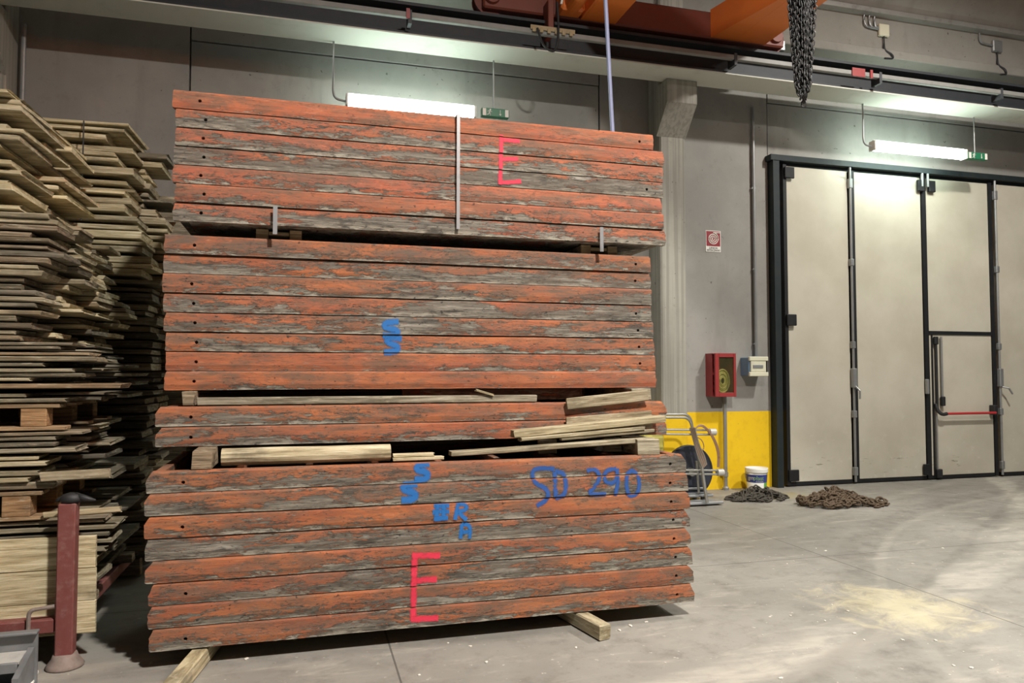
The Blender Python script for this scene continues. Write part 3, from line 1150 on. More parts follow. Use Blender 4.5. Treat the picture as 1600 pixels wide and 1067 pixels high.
def rail_front(x, z, seed, tilt, h):
    s = mnoise.noise(Vector((x * 1.6, z * 9, seed * 3.7))) * .0035 + mnoise.noise(Vector((x * 6, z * 22, seed * 5.1))) * .0018
    e = 0.0
    if z < .008:
        e = .007
    elif z > h - .008:
        e = .006
    return tilt * z / h + s + e


def make_rail(h, L_, seed, tilt, holes, chL, chR, thick=.05):
    """front rail: grid front with drilled holes, chamfered ends and a ragged lower edge"""
    b = bmesh.new()
    rh, zc = .0105, h * .47
    q = .019
    zs = [0, .007, zc - q, zc, zc + q, h - .012, h]
    xs = sorted(set([round(L_ * i / 58, 4) for i in range(59)]))
    hx = [x for x in holes]
    xs = [x for x in xs if all(abs(x - c) > q + .012 for c in hx)]
    for c in hx:
        xs += [c - q, c, c + q]
    xs.sort()
    V = {}
    for i, x in enumerate(xs):
        for j, z in enumerate(zs):
            xx = x
            t = z / h
            if i == 0:
                xx = chL[0] * max(0, t - chL[1]) / (1 - chL[1]) + rnd.uniform(-.003, .003) + (.006 if j in (0,) else 0)
            if i == len(xs) - 1:
                xx = L_ - chR[0] * max(0, t - chR[1]) / (1 - chR[1]) + rnd.uniform(-.004, .004)
            zz = z
            if j == 0:
                zz += abs(mnoise.noise(Vector((x * 3, seed, 0)))) * .004
            V[i, j] = b.verts.new((xx, rail_front(x, z, seed, tilt, h), zz))
    skip = set()
    for c in hx:
        i = min(range(len(xs)), key=lambda k: abs(xs[k] - c))
        for a_ in (i - 1, i):
            for j in (2, 3):
                skip.add((a_, j))
        loop = [V[i - 1, 2], V[i, 2], V[i + 1, 2], V[i + 1, 3], V[i + 1, 4], V[i, 4], V[i - 1, 4], V[i - 1, 3]]
        y0 = rail_front(c, zc, seed, tilt, h)
        ang = [-.75, -.5, -.25, 0, .25, .5, .75, 1.0]
        r0 = [b.verts.new((c + rh * math.cos(PI * a_), y0, zc + rh * math.sin(PI * a_))) for a_ in ang]
        r1 = [b.verts.new((c + rh * math.cos(PI * a_), y0 + .035, zc + rh * math.sin(PI * a_))) for a_ in ang]
        for k in range(8):
            n = (k + 1) % 8
            b.faces.new((loop[k], loop[n], r0[n], r0[k]))
            b.faces.new((r0[k], r0[n], r1[n], r1[k]))
        b.faces.new(r1)
    nx, nz = len(xs), len(zs)
    for i in range(nx - 1):
        for j in range(nz - 1):
            if (i, j) not in skip:
                b.faces.new((V[i, j], V[i + 1, j], V[i + 1, j + 1], V[i, j + 1]))
    per = [V[i, 0] for i in range(nx)] + [V[nx - 1, j] for j in range(1, nz)] + [V[i, nz - 1] for i in range(nx - 2, -1, -1)] + [V[0, j] for j in range(nz - 2, 0, -1)]
    back = [b.verts.new((v.co.x, thick, v.co.z)) for v in per]
    n = len(per)
    for k in range(n):
        b.faces.new((per[k], per[(k + 1) % n], back[(k + 1) % n], back[k]))
    b.faces.new(back[::-1])
    return b


REAR = {}


def inner_meshes(h):
    """meshes shared by the panels: rear rail, end rails, sheet, ribs"""
    k = round(h, 3)
    if k not in REAR:
        REAR[k] = None
    return k


PANELS = []


def panel(x0, x1, z0, h, Y, label, group, wear, hue, chalk, holes, chL, chR, rot, seed, ribs=True, dull=.4):
    L_ = x1 - x0
    t = thing('formwork_panel', label, 'formwork panel', (x0, Y, z0), (0, rot, 0), group)
    tilt = rnd.uniform(.003, .012)
    hx = []
    if holes[0]:
        hx.append(holes[0])
    if holes[1]:
        hx.append(L_ - holes[1])
    r = obj('front_rail', make_rail(h, L_, seed, tilt, hx, chL, chR), MP, t)
    parts = [r]
    parts.append(obj('rear_rail', bx((.02, PD - .05, .0), (L_ - .02, PD, h), .004), MP, t))
    for xx in (.03, L_ - .08):
        parts.append(obj('end_rail', bx((xx, .052, .004), (xx + .05, PD - .052, h - .004), .003), MP, t))
    parts.append(obj('face_sheet', bx((.082, .052, .004), (L_ - .082, PD - .052, .022)), MP, t))
    if ribs:
        for k in range(1, 8):
            xx = .08 + (L_ - .16) * k / 8
            parts.append(obj('cross_rib', bx((xx - .02, .052, .023), (xx + .02, PD - .052, h - .008), .002), MP, t))
    for p in parts:
        p['wear'], p['hue'], p['chalk'] = wear, hue, chalk
        p['dull'] = dull
    PANELS.append((t, r, x0, z0, Y, h, tilt, seed, rot, L_))
    return t


def look(w):
    return ('bright orange', 'scuffed orange', 'orange and grey', 'mostly grey')[0 if w < -.05 else 1 if w < .0 else 2 if w < .05 else 3]


def stack(name, Y, zb, zt, n, lx, rx, midL, midR, wears, hue, holesL, holesR, where, dulls):
    """n panels from the top down; lx, rx are the pixel columns of their two ends"""
    h = (zt - zb) / n
    for i in range(n):
        z0 = zt - (i + 1) * h
        yl = midL[0] + (midL[1] - midL[0]) * (i + .5) / n
        yr = midR[0] + (midR[1] - midR[0]) * (i + .5) / n
        dY = rnd.uniform(-.008, .008)
        x0, x1 = at(lx[i], yl, Y).x, at(rx[i], yr, Y).x
        w = wears[i] - (.018 if name in ('bottom', 'second') else .006)
        lab = f'{look(w)} formwork panel, {ordinal(i + 1)} from the top of the {where}'
        sq = name in ('top', 'second')
        cl = (rnd.uniform(.0, .014), .6) if sq else (rnd.uniform(.015, .04), rnd.uniform(.5, .75))
        crr = (rnd.uniform(.0, .018), .6) if sq else (rnd.uniform(.02, .045), rnd.uniform(.5, .75))
        panel(x0, x1, z0 + .0012, h - .0036, Y + dY, lab, f'panels of the {where}', w, hue + rnd.uniform(-.12, .12), .35 + max(0, w) * 3, (holesL[i], holesR[i]), cl, crr, rnd.uniform(-.0003, .0003), rnd.random() * 50, ribs=(i == 0), dull=dulls[i])


H1 = .155
stack('top', 4.80, 2.516, 3.322, 7, [269, 274, 273, 271, 269, 273, 269.4], [1022, 1038, 1037, 1037, 1034, 1037, 1041], (136, 343), (205, 380),
      [-.13, -.005, -.005, .07, -.035, -.02, .025], .38, [.155, .17, .16, .17, .16, .165, .16], [.11, 0, 0, .13, 0, 0, 0], 'high banded stack', [.05, .35, .3, .7, .3, .3, .3])
stack('second', 4.85, 1.491, 2.441, 8, [256.7, 255, 253.5, 255, 255.6, 258, 258.5, 257], [1017, 1017.5, 1018, 1018, 1021, 1023, 1024.5, 1025], (364, 610), (401, 606),
      [-.01, .035, .005, .045, .04, .01, -.06, -.10], .12, [.17, 0, .165, .17, .175, .175, .17, .165], [.12, .12, 0, .12, .12, .12, .12, 0], 'middle stack of eight', [.95, .75, .8, .75, .5, .35, .15, .15])
stack('third', 4.67, 1.168, 1.403, 2, [242.5, 242.5], [1041, 1041], (636, 701), (627, 680),
      [-.05, -.02], .05, [.19, .19], [0, 0], 'low stack of two', [.35, .35])
stack('bottom', 4.39, .100, 1.066, 8, [228, 226, 225, 225.5, 226, 231, 230, 232.5], [1073, 1075, 1078, 1079, 1080, 1083, 1085, 1086], (734, 1021), (710, 943),
      [.035, .045, -.05, .05, .0, .03, .025, -.02], .0, [.185, 0, .19, 0, 0, .185, 0, .18], [.115, .13, .135, .12, .12, .12, .125, .125], 'big stack on the floor', [.5, .6, .2, .45, .25, .45, .4, .45])


# ---- spray marks: ribbons lying on the panel faces
def paint(strokes, wd, Y, mat, name, fade=.25):
    """strokes are lists of pixel points; each is cut at the panel joints and becomes a part of the panels it crosses"""
    for (t, r, x0, z0, YP, h, tilt, seed, rot, L_) in PANELS:
        if abs(YP - Y) > .03:
            continue
        b = bmesh.new()
        lay = b.verts.layers.float.new('edge')
        for st in strokes:
            P = [at(x, y, Y) for x, y in st]
            P = fillet(P, wd * 1.6, 4)
            Q = [P[0]]
            for a_, c_ in zip(P, P[1:]):
                n = max(1, int((c_ - a_).length / .02))
                for k in range(1, n + 1):
                    Q.append(a_.lerp(c_, k / n))
            rows = []
            for i, p in enumerate(Q):
                tg = (Q[min(i + 1, len(Q) - 1)] - Q[max(i - 1, 0)]).normalized()
                nr = Vector((-tg.z, 0, tg.x))
                row = []
                for s_ in (-1, -.5, 0, .5, 1):
                    v = b.verts.new(p + nr * wd * .62 * s_)
                    v[lay] = 1 - abs(s_) ** 1.5
                    row.append(v)
                rows.append(row)
            for A, B in zip(rows, rows[1:]):
                for k in range(4):
                    b.faces.new((A[k], A[k + 1], B[k + 1], B[k]))
        for zc, up in ((z0 + .002, False), (z0 + h - .002, True)):
            bmesh.ops.bisect_plane(b, geom=b.verts[:] + b.edges[:] + b.faces[:], plane_co=(0, 0, zc), plane_no=(0, 0, 1),
                                   clear_outer=up, clear_inner=not up)
        if len(b.faces) == 0:
            b.free()
            continue
        for v in b.verts:
            lx_, lz = v.co.x - x0, v.co.z - z0
            v.co = (lx_, rail_front(lx_, min(max(lz, .009), h - .009), seed, tilt, h) - .0022, lz)
        o = obj(name, b, mat, t)
        o['fade'] = fade


def C2(pts):      # crop coordinates of the lower right look at the floor stack
    return [(640 + x / 3.048, 690 + y / 3.048) for x, y in pts]


paint([[(623, 502), (602, 504), (600, 512), (622, 515), (620, 524), (598, 524)], [(628, 529), (604, 527), (606, 536), (622, 540), (622, 549), (600, 550)]], .048, 4.85, MSPB, 'blue_mark', .15)
paint([[(671, 724), (652, 727), (652, 735), (668, 738), (668, 748), (648, 750)], [(652, 756), (630, 758), (630, 766), (650, 769), (648, 780), (627, 781)]], .048, 4.39, MSPB, 'blue_mark', .12)
paint([[(678, 790), (702, 790)], [(676, 800), (702, 799)], [(678, 810), (700, 809)], [(684, 788), (682, 812)], [(694, 788), (693, 812)]], .034, 4.39, MSPB, 'blue_mark', .2)
paint([[(716, 786), (711, 812)], [(716, 787), (730, 789), (728, 797), (715, 799), (729, 812)]], .030, 4.39, MSPB, 'blue_letter', .25)
paint([[(722, 819), (720, 842)], [(722, 819), (736, 821), (734, 842)], [(721, 832), (735, 831)]], .028, 4.39, MSPB, 'blue_letter', .45)
paint([C2([(690, 132), (640, 124), (580, 136), (592, 196), (640, 215), (662, 245), (650, 280), (605, 306)]),
       C2([(692, 145), (694, 268)]), C2([(692, 140), (742, 152), (744, 250), (694, 270)])], .034, 4.39, MSPD, 'blue_letter', .45)
paint([C2([(845, 140), (885, 128), (908, 160), (890, 205), (842, 250), (935, 250)]),
       C2([(985, 130), (940, 134), (924, 170), (940, 200), (975, 196), (988, 160)]), C2([(988, 128), (992, 190), (978, 257)]),
       C2([(1062, 138), (1036, 150), (1030, 205), (1040, 255), (1066, 260), (1090, 235), (1094, 180), (1080, 148), (1058, 138)])], .032, 4.39, MSPD, 'blue_digit', .45)
paint([[(648, 866), (646, 968)], [(644, 868), (688, 868)], [(646, 908), (683, 905)], [(642, 968), (685, 966)]], .042, 4.39, MSPR, 'pink_letter', .3)
paint([[(784, 210), (782, 288)], [(784, 217), (813, 220)], [(784, 248), (810, 248)], [(782, 285), (815, 283)]], .034, 4.80, MSPR, 'pink_letter', .35)


# ------------------------------------------------------------------ loose timber
def plank_bm(L_, D_, T_, bev=.004, warp=.004, nx=7, rough_end=0.0):
    """board running along x, origin at its middle"""
    b = bmesh.new()
    sd = rnd.random() * 90
    sec = [(-D_ / 2, -T_ / 2 + bev), (-D_ / 2 + bev, -T_ / 2), (D_ / 2 - bev, -T_ / 2), (D_ / 2, -T_ / 2 + bev),
           (D_ / 2, T_ / 2 - bev), (D_ / 2 - bev, T_ / 2), (-D_ / 2 + bev, T_ / 2), (-D_ / 2, T_ / 2 - bev)]
    rows = []
    for i in range(nx):
        x = -L_ / 2 + L_ * i / (nx - 1)
        wz = warp * mnoise.noise(Vector((x * 1.3, sd, 0)))
        wy = warp * mnoise.noise(Vector((x * 1.9, sd, 7)))
        row = []
        for (y, z) in sec:
            e = rnd.uniform(-rough_end, rough_end) if i in (0, nx - 1) else 0
            n = mnoise.noise(Vector((x * 4, y * 9 + sd, z * 20))) * warp * .4
            row.append(b.verts.new((x + e, y + wy + n, z + wz)))
        rows.append(row)
    for A, B in zip(rows, rows[1:]):
        for k in range(8):
            b.faces.new((A[k], A[(k + 1) % 8], B[(k + 1) % 8], B[k]))
    b.faces.new(rows[0][::-1])
    b.faces.new(rows[-1])
    return b


def wood(o, yellow, brown=0.0, tone=None):
    o['tone'] = rnd.uniform(.75, 1.1) if tone is None else tone
    o['yellow'] = yellow
    o['brown'] = brown
    return o


def board(a, b_, y0, y1, z0, z1, label, cat='board', name='board', yellow=.3, brown=0.0, group=None, rz=0.0, ry=0.0, rough=.006, warp=.003, tone=None):
    o = obj(name, plank_bm(b_ - a, y1 - y0, z1 - z0, min(.005, (z1 - z0) * .2), warp, 7, rough), MB)
    o.location = ((a + b_) / 2, (y0 + y1) / 2, (z0 + z1) / 2)
    o.rotation_euler = (0, ry, rz)
    wood(o, yellow, brown, tone)
    return tag(o, label, cat, group)


def slanted(pa, pb_, Y, dep, th, label, name='plank', yellow=.5, brown=0.0, cat='plank', rough=.006):
    """board whose lower front edge runs between two pixels in the plane Y"""
    A, B = at(*pa, Y), at(*pb_, Y)
    Lg = (B - A).length
    ang = math.atan2(B.z - A.z, B.x - A.x)
    mid = (A + B) / 2 + Vector((-math.sin(ang), 0, math.cos(ang))) * th / 2
    o = obj(name, plank_bm(Lg, dep, th, min(.004, th * .2), .004, 9, rough), MB)
    o.location = (mid.x, Y + dep / 2, mid.z)
    o.rotation_euler = (0, -ang, 0)
    wood(o, yellow, brown)
    return tag(o, label, cat)


# two bearers on the floor under the big stack
def bearer(p_front, p_back, w, h, label, yellow):
    A, B = onz(*p_front), Vector(p_back)
    v = B - A
    o = obj('floor_bearer', plank_bm(v.length, w, h, .008, .004, 9, .008), MB)
    o.location = ((A.x + B.x) / 2, (A.y + B.y) / 2, h / 2 + .004)
    o.rotation_euler = (0, 0, math.atan2(v.y, v.x))
    wood(o, yellow)
    return tag(o, label, 'timber')


bearer((945, 1001), (1.50, 5.45, 0), .085, .09, 'short squared timber under the right side of the floor stack', .55)
bearer((262, 1100), (-.35, 5.45, 0), .085, .09, 'squared timber under the left end of the floor stack', .75)
# blocks on the floor stack
a0, a1 = at(300, 731, 4.42), at(331, 702, 4.42)
board(a0.x, a1.x, 4.41, 4.70, 1.064, 1.166, 'grey timber block on the left end of the floor stack', 'timber', 'spacer_block', .15, .3)
a0, a1 = at(996, 711, 4.42), at(1029, 690, 4.42)
board(a0.x, a1.x, 4.41, 5.3, 1.064, 1.166, 'grey timber block on the right end of the floor stack', 'timber', 'spacer_block', .2)
# half round log
a0, a1 = at(345, 720, 4.45), at(611, 718, 4.45)
b = bmesh.new()
N = 14
rows = []
for i in range(N):
    x = a0.x + (a1.x - a0.x) * i / (N - 1)
    rr = .054 + .003 * mnoise.noise(Vector((x * 3, 1, 1)))
    row = []
    for k in range(12):
        an = 2 * PI * k / 12
        n = mnoise.noise(Vector((x * 3, math.cos(an) * 2, math.sin(an) * 2))) * .004
        row.append(b.verts.new((x, 4.50 + (rr + n) * math.cos(an), 1.12 + max(-.050, (rr + n) * math.sin(an) * .92))))
    rows.append(row)
for A, B in zip(rows, rows[1:]):
    for k in range(12):
        b.faces.new((A[k], A[(k + 1) % 12], B[(k + 1) % 12], B[k]))
b.faces.new(rows[0][::-1])
b.faces.new(rows[-1])
o = obj('half_round_log', b, MB, None, False)
wood(o, .55)
tag(o, 'pale half round log lying on the floor stack left of centre', 'log')
for k, (xa, xb, z, yy) in enumerate(((600, 693, 1.083, 4.44), (604, 678, 1.104, 4.45))):
    p0, p1 = at(xa, 712, yy), at(xb, 712, yy)
    board(a1.x + .012, p1.x, yy, yy + .06, z - .011 + .0, z + .009, ('thin pale batten lying against the log end', 'short pale batten on top of the batten by the log')[k], 'batten', 'batten', .6)
slanted((706, 713), (1022, 691), 4.44, .09, .028, 'long grey plank leaning up to the block on the floor stack', yellow=.35)
slanted((878, 689), (1024, 675), 4.50, .05, .02, 'thin grey batten third down in the leaning plank bundle', 'batten', .25, cat='batten')
slanted((815, 690), (1008, 672), 4.49, .08, .022, 'pale narrow plank second down in the leaning plank bundle', yellow=.55)
slanted((804, 684), (1040, 660), 4.52, .10, .045, 'thick pale split plank topmost of the leaning bundle', yellow=.7)
for px, lab in ((858, 'small timber off-cut propping the left of the leaning planks'), (960, 'small timber off-cut propping the right of the leaning planks')):
    p0 = at(px, 700, 4.60)
    board(p0.x - .06, p0.x + .06, 4.62, 4.655, 1.069, 1.16, lab, 'timber', 'prop_block', .2)
# two boards standing on edge at the right of the two-panel stack
o = slanted((887, 679), (1019, 668), 4.625, .022, .115, 'grey board edge-on, lower of two against the small panels', 'side_board', .35, .15, 'board')
o = slanted((887, 640), (1014, 626), 4.625, .022, .075, 'grey board edge-on, upper of two against the small panels', 'side_board', .4, .1, 'board')
# on the stack of two
a0, a1 = at(284, 635, 4.69), at(303, 612, 4.69)
board(a0.x, a1.x, 4.69, 4.90, 1.406, 1.487, 'grey timber stub spacer at the left end under the middle stack', 'timber', 'spacer_block', .2, .2)
a0, a1 = at(986, 620, 4.72), at(1016, 606, 4.72)
board(a0.x, a1.x, 4.71, 5.6, 1.406, 1.487, 'grey timber spacer at the right end under the middle stack', 'timber', 'spacer_block', .3)
a0, a1 = at(299, 633, 4.68), at(838, 627, 4.68)
board(a0.x + .03, a1.x, 4.68, 4.73, 1.406, 1.452, 'long grey batten lying on the stack of two panels', 'batten', 'batten', .12, warp=.002)
o = slanted((771, 616), (744, 608), 4.66, .03, .014, 'small pale splinter stick on the long grey batten', 'stick', .75, cat='stick')
o.location.z = 1.468
o.location.x = at(757, 612, 4.68).x
a1 = at(933, 612, 5.05)
p0 = at(600, 612, 5.05)
o = obj('recessed_board', bx((-.65, -.02, -.04), (.65, .02, .04), .004), MP)
o.location = ((p0.x + a1.x) / 2, 5.05, 1.448)
o['wear'], o['hue'], o['chalk'], o['dull'] = .02, 0, .2, .9
tag(o, 'dark red-grey board in the gap under the middle stack', 'board')

for za, zb_, yy, lab in ((1.064, 1.167, 5.42, 'added dark timber closing the back of the gap over the floor stack'), (1.401, 1.489, 5.69, 'added dark timber closing the back of the gap under the middle stack')):
    board(-.76, 2.36, yy, yy + .08, za, zb_, lab, 'timber', 'gap_blocker', .05, .1, warp=.0005)  # added, unseen bars that keep the stack gaps dark
# straps and spacer blocks of the top stack
def strap(px, y0, y1, label, Y=4.785, w=.022, top=True):
    x = at(px, (y0 + y1) / 2, Y).x
    z0, z1 = at(px, y1, Y).z, at(px, y0, Y).z
    b = bmesh.new()
    box(b, (x - w / 2, Y - .004, z0), (x + w / 2, Y, z1))
    if top:
        box(b, (x - w / 2, Y, z1 - .002), (x + w / 2, Y + 1.15, z1 + .001))
    o = obj('strap', b, MSTRAP)
    return tag(o, label, 'strap')


o = strap(716, 187, 358, 'long grey strap banding the whole front of the top stack', 4.782)
z_ = 3.3235
for v in o.data.vertices:
    if v.co.z > 3.2:
        v.co.z = z_ if v.co.y < 5 and v.co.z < 99 else z_
strap(430, 322, 366, 'short grey strap tail over the left spacer under the top stack', 4.775, .026, False)
strap(940, 355, 393, 'short grey strap tail over the right spacer under the top stack', 4.775, .026, False)
for px, nm in ((400, 'left'), (908, 'right')):
    yb = 358 if nm == 'left' else 388
    x0 = at(px, yb, 4.93).x
    tt = thing('spacer_pallet', f'yellow timber spacer with two blocks at the {nm} under the top stack', 'spacer', (x0, 4.93, 2.443))
    for dx, w in ((0, .075), (.205, .075)):
        wood(obj('block', bx((dx, 0, .001), (dx + w, .9, .071), .003), MB, tt), .75, .3)
    wood(obj('cross_board', bx((.076, .01, .034), (.204, .9, .058), .003), MB, tt), .85, .2)

# ------------------------------------------------------------------ timber piles on the left
YA = 4.75
TONE = lambda y, b: 'brown' if b > .5 else 'pale yellow' if y > .6 else 'yellowish grey' if y > .35 else 'grey'
FRONT_GROUP = 'loose boards of the left front pile'
BACK_GROUP = 'loose boards of the left back pile'
layer_no = [0]
POS = {1: [''], 2: ['front', 'rear'], 3: ['front', 'middle', 'rear'], 4: ['front', 'second', 'third', 'rear']}


def lay(z0, z1, specs, pile='left front pile', group=FRONT_GROUP, name='board'):
    """one layer of boards; each spec = (x0, x1, y0, y1, yellow, brown, rz)"""
    layer_no[0] += 1
    n = len(specs)
    for k, (xa, xb, ya, yb, ye, br, rz) in enumerate(specs):
        where = f'{POS[n][k]} board' if n > 1 else 'board'
        lab = f'{TONE(ye, br)} {where} in the {ordinal(layer_no[0])} layer down the {pile}'
        dz = rnd.uniform(0, .003)
        tn = rnd.uniform(.35, 1.0) if ye < .5 else rnd.uniform(.7, 1.15)
        board(xa, xb, ya, yb, z0 + dz, z1 - rnd.uniform(.001, .009), lab, 'board', name, ye, br, group, rz * 1.15, rnd.uniform(-.0015, .0015), .012, .006, tn)


# tier one: boards running back along the right side, tops and edges catching the lamp
zt = at(10, 128, YA).z
z = 2.525
tier = []
while z < zt - .03:
    th = rnd.choice((.03, .034, .042, .05))
    tier.append((z, min(z + th, zt)))
    z += th + rnd.choice((.0, .004, .012, .02))
for i, (a_, b_) in enumerate(reversed(tier)):
    q = i / len(tier)
    xr = -1.60 + rnd.uniform(-.07, .06)
    deep = i % 5 == 3
    ysplit = rnd.uniform(5.25, 5.6)
    sp = []
    if not deep:
        sp.append((-2.5, xr, YA + rnd.uniform(-.02, .06), ysplit - .01, rnd.choice((.5, .75, .95, .95)), 0, rnd.uniform(-.03, .015)))
    x2 = xr + rnd.uniform(-.05, .08)
    sp.append((-2.5, x2, ysplit + .02, rnd.uniform(5.95, 6.15), rnd.choice((.3, .6, .8, .95)), rnd.choice((0, 0, .3)), rnd.uniform(-.015, .015)))
    if deep:
        sp.insert(0, (-2.5, xr - .16, YA + .1, ysplit - .03, .3, 0, .01))
    if i == 0:
        sp = [(-2.6, -1.60, YA - .02, 6.1, .9, 0, -.03)]
    lay(a_, b_, sp)
# tier two: boards running along the wall with their cut ends at the right corner
zt2, zb2 = 2.515, at(100, 534, YA).z
nl = 20
for i in range(nl):
    z1 = zt2 - (zt2 - zb2) * i / nl
    z0 = zt2 - (zt2 - zb2) * (i + 1) / nl
    xr = -1.43 - .03 * math.sin(i * .8) - .10 * max(0, i - 9) / 10
    sp = []
    ys = [YA, 5.10, 5.45, 5.85, 6.2]
    for k in range(4):
        if k in (1, 2) and rnd.random() < .12:
            continue
        grow = (.05 * k * (i > 8))
        ye = rnd.choice((.15, .3, .45)) if k == 0 else rnd.choice((.3, .6, .8, .95))  # front boards greyer for their dim faces, the rest paler like fresh cuts
        sp.append((-2.6 + rnd.uniform(-.1, .1), xr + grow + rnd.uniform(-.09, .09), ys[k] + rnd.uniform(-.015, .015), ys[k + 1] - .02, ye, rnd.choice((0, 0, .25)), rnd.uniform(-.006, .006)))
    if i == 0:
        sp[0] = (-2.6, at(78, 338, YA).x, YA - .01, 5.08, .4, 0, 0)
    lay(z0 + rnd.choice((.0, .0, .006)), z1, sp)


def fz(y):
    return at(100, y, YA).z


def fx(x, y):
    return at(x, y, YA).x


# tier three and lower: front boards measured one by one, ragged ones behind
LOW = [(549, 556, 135, .2, .35), (556.5, 565, 149, .45, .1), (566, 573, 68, .45, 0), (573.5, 581, 113, .35, 0), (581, 589, 126, .35, 0),
       (589.5, 596, 47, .5, 0), (596.5, 606, 190, .35, .55), (613, 620, 40, .45, 0), (620.5, 629, 103, .35, 0)]
LOW2 = [(673, 681, 125, .2, .2), (681.5, 689, 88, .2, 0), (690, 698, 86, .25, 0), (698.5, 707, 118, .3, 0), (711, 718, 57, .6, 0), (718.5, 728, 72, .65, 0),
        (733, 742, 60, .5, 0), (743, 751, 44, .65, 0), (752, 764, 82, .35, .15)]
LOW3 = [(812.5, 820, 160, .2, .1), (821, 830, 180, .35, 0), (833, 841, 168, .3, 0), (845, 853, 172, .35, 0), (857, 866, 165, .25, 0)]


def low_layers(rows, deep=3):
    for k, (yt, yb, xr, ye, br) in enumerate(rows):
        sp = [(-2.6, fx(xr, yb), YA + rnd.uniform(-.01, .02), YA + rnd.uniform(.2, .3), ye, br, rnd.uniform(-.01, .01))]
        sp.append((-2.5, -1.30 + rnd.uniform(-.12, .16), YA + .34, YA + .75, rnd.choice((.1, .3, .4)), 0, rnd.uniform(-.02, .02)))
        if k % 2 == 0:
            sp.append((-2.4, -1.32 + rnd.uniform(-.12, .22), YA + .80, YA + 1.3, rnd.choice((.1, .2, .4)), 0, rnd.uniform(-.02, .02)))
        lay(fz(yb), fz(yt), sp)


bz = fz(548)
for i, yy in enumerate((535, 541)):
    lay(fz(yy + 5.5), fz(yy), [(-2.6, fx(112 - 20 * i, yy), YA, YA + .3, .3, .1, 0), (-2.5, -1.25, YA + .35, YA + .8, .2, 0, 0)])


def pallet(zb, zt, xr, xblk, wblk, label, bx_deck):
    t = thing('wooden_pallet', label, 'pallet', (fx(xr, 650), YA, zb))
    X = fx(xr, 650)
    h = zt - zb
    k = .022
    for yy in (0, .32, .64, .96):
        wood(obj('deck_board', bx((-1.1, yy, h - k), (0, yy + .14, h - .001), .003), MB, t), .35, .55)
    for yy in (0, .48, .96):
        wood(obj('base_board', bx((-1.1, yy, .001), (bx_deck, yy + .12, k), .003), MB, t), .35, .6)
    wb = wblk
    for yy in (0, .48, .96):
        for xx in (xblk, xblk - .45, xblk - .90):
            wood(obj('pallet_block', bx((xx - wb, yy + .005, k + .001), (xx, yy + .12, h - k - .001), .004), MB, t), .3, .85)
    return t


low_layers(LOW)
pallet(fz(672), fz(631), 92, fx(72, 650) - fx(92, 650), .13, 'brown wooden pallet halfway down the left front pile', .03)
low_layers(LOW2)
pallet(fz(811), fz(766), 68, fx(50, 790) - fx(68, 790), .14, 'brown wooden pallet low in the left front pile above the red post', .02)
low_layers(LOW3)
# a projecting light plank and a few single boards
board(fx(65, 742), fx(173, 742), YA - .03, YA - .004, fz(748) - .006, fz(735), 'light grey plank end sticking out right above the red post', 'plank', 'plank', .35, .1, None, 0, -.03)
board(fx(70, 800), fx(190, 800), YA - .03, YA - .004, fz(805), fz(796), 'yellowish plank end sticking out beside the red post top', 'plank', 'plank', .75, .2, None, 0, -.035)
# rest of the pile down to the ground
for i, (za, zb_) in enumerate(((.12, .16), (.17, .21), (.24, .28), (.30, .34), (.36, .40), (.42, .455), (.47, .51))):
    pass
zz = fz(868)
i = 0
while zz > .36:
    th = .04
    lay(zz - th, zz - .004, [(-2.5, -1.17 + rnd.uniform(-.06, .05), YA + .02, YA + .4, .35, 0, 0), (-2.4, -1.3 + rnd.uniform(-.1, .2), YA + .45, YA + 1.2, .2, 0, 0)])
    zz -= th + .008
    i += 1
ZDECK = zz
# shuttering panel standing upright in front of the pile
t = thing('shuttering_panel', 'pale yellow shuttering panel standing upright behind the red post', 'shuttering panel', (fx(155, 900), YA - .065, .12), (-.01, 0, 0))
z0, z1 = at(155, 985, YA - .05).z - .12, at(155, 835, YA - .05).z - .12
hh = (z1 - z0) / 3
for k in range(3):
    o = obj('panel_plank', plank_bm(1.5, .027, hh - .002, .003, .002, 9, .006), MB, t)
    o.location = (-.75 - .004 * k, 0, z0 + hh * (k + .5))
    wood(o, .80, .0)
# red steel stillage that carries the pile
t = thing('steel_stillage', 'red steel stillage post with flared foot before the left pile', 'stillage', (-1.236, 4.60, 0))
obj('post', bx((-.044, -.04, .05), (.044, .04, .885), .006), MPOST, t)
obj('flared_foot', lathe(bmesh.new(), [(.02, .002), (.092, .002), (.095, .010), (.085, .024), (.066, .05), (.058, .075), (.02, .075)], 24), MBASE, t, True)
pts = fillet([(-.05, -.02, .335), (-.17, -.03, .325), (-.172, -.03, .20)], .03)
obj('hook_handle', tb(pts, .011, 8), MBASE, t)
obj('cross_beam', bx((-1.6, -.02, .19), (-.053, .06, .265), .006), MPOST, t)
obj('side_beam', bx((-.05, .13, .19), (.02, 1.5, .265), .006), MPOST, t)
obj('side_beam', bx((-1.1, .13, .19), (-1.03, 1.5, .265), .006), MPOST, t)
b = lathe(bmesh.new(), [(.01, .001), (.05, .002), (.058, .02), (.045, .045), (.01, .055)], 18)
xform(b, Matrix.Diagonal((1, .8, 1, 1)))
cap = thing('rubber_cap', 'small black pointed rubber cap lying on top of the red post', 'cap', (-1.225, 4.60, .886))
obj('cap_body', b, MBLACK, cap, True)
obj('cap_tip', tb([(.02, 0, .035), (.07, -.01, .022), (.125, -.02, .010)], [.022, .018, .006], 8), MBLACK, cap, True)
obj('cap_tab', tb([(-.02, 0, .03), (-.06, .0, .02), (-.075, .0, .008)], [.018, .012, .006], 8), MBLACK, cap, True)
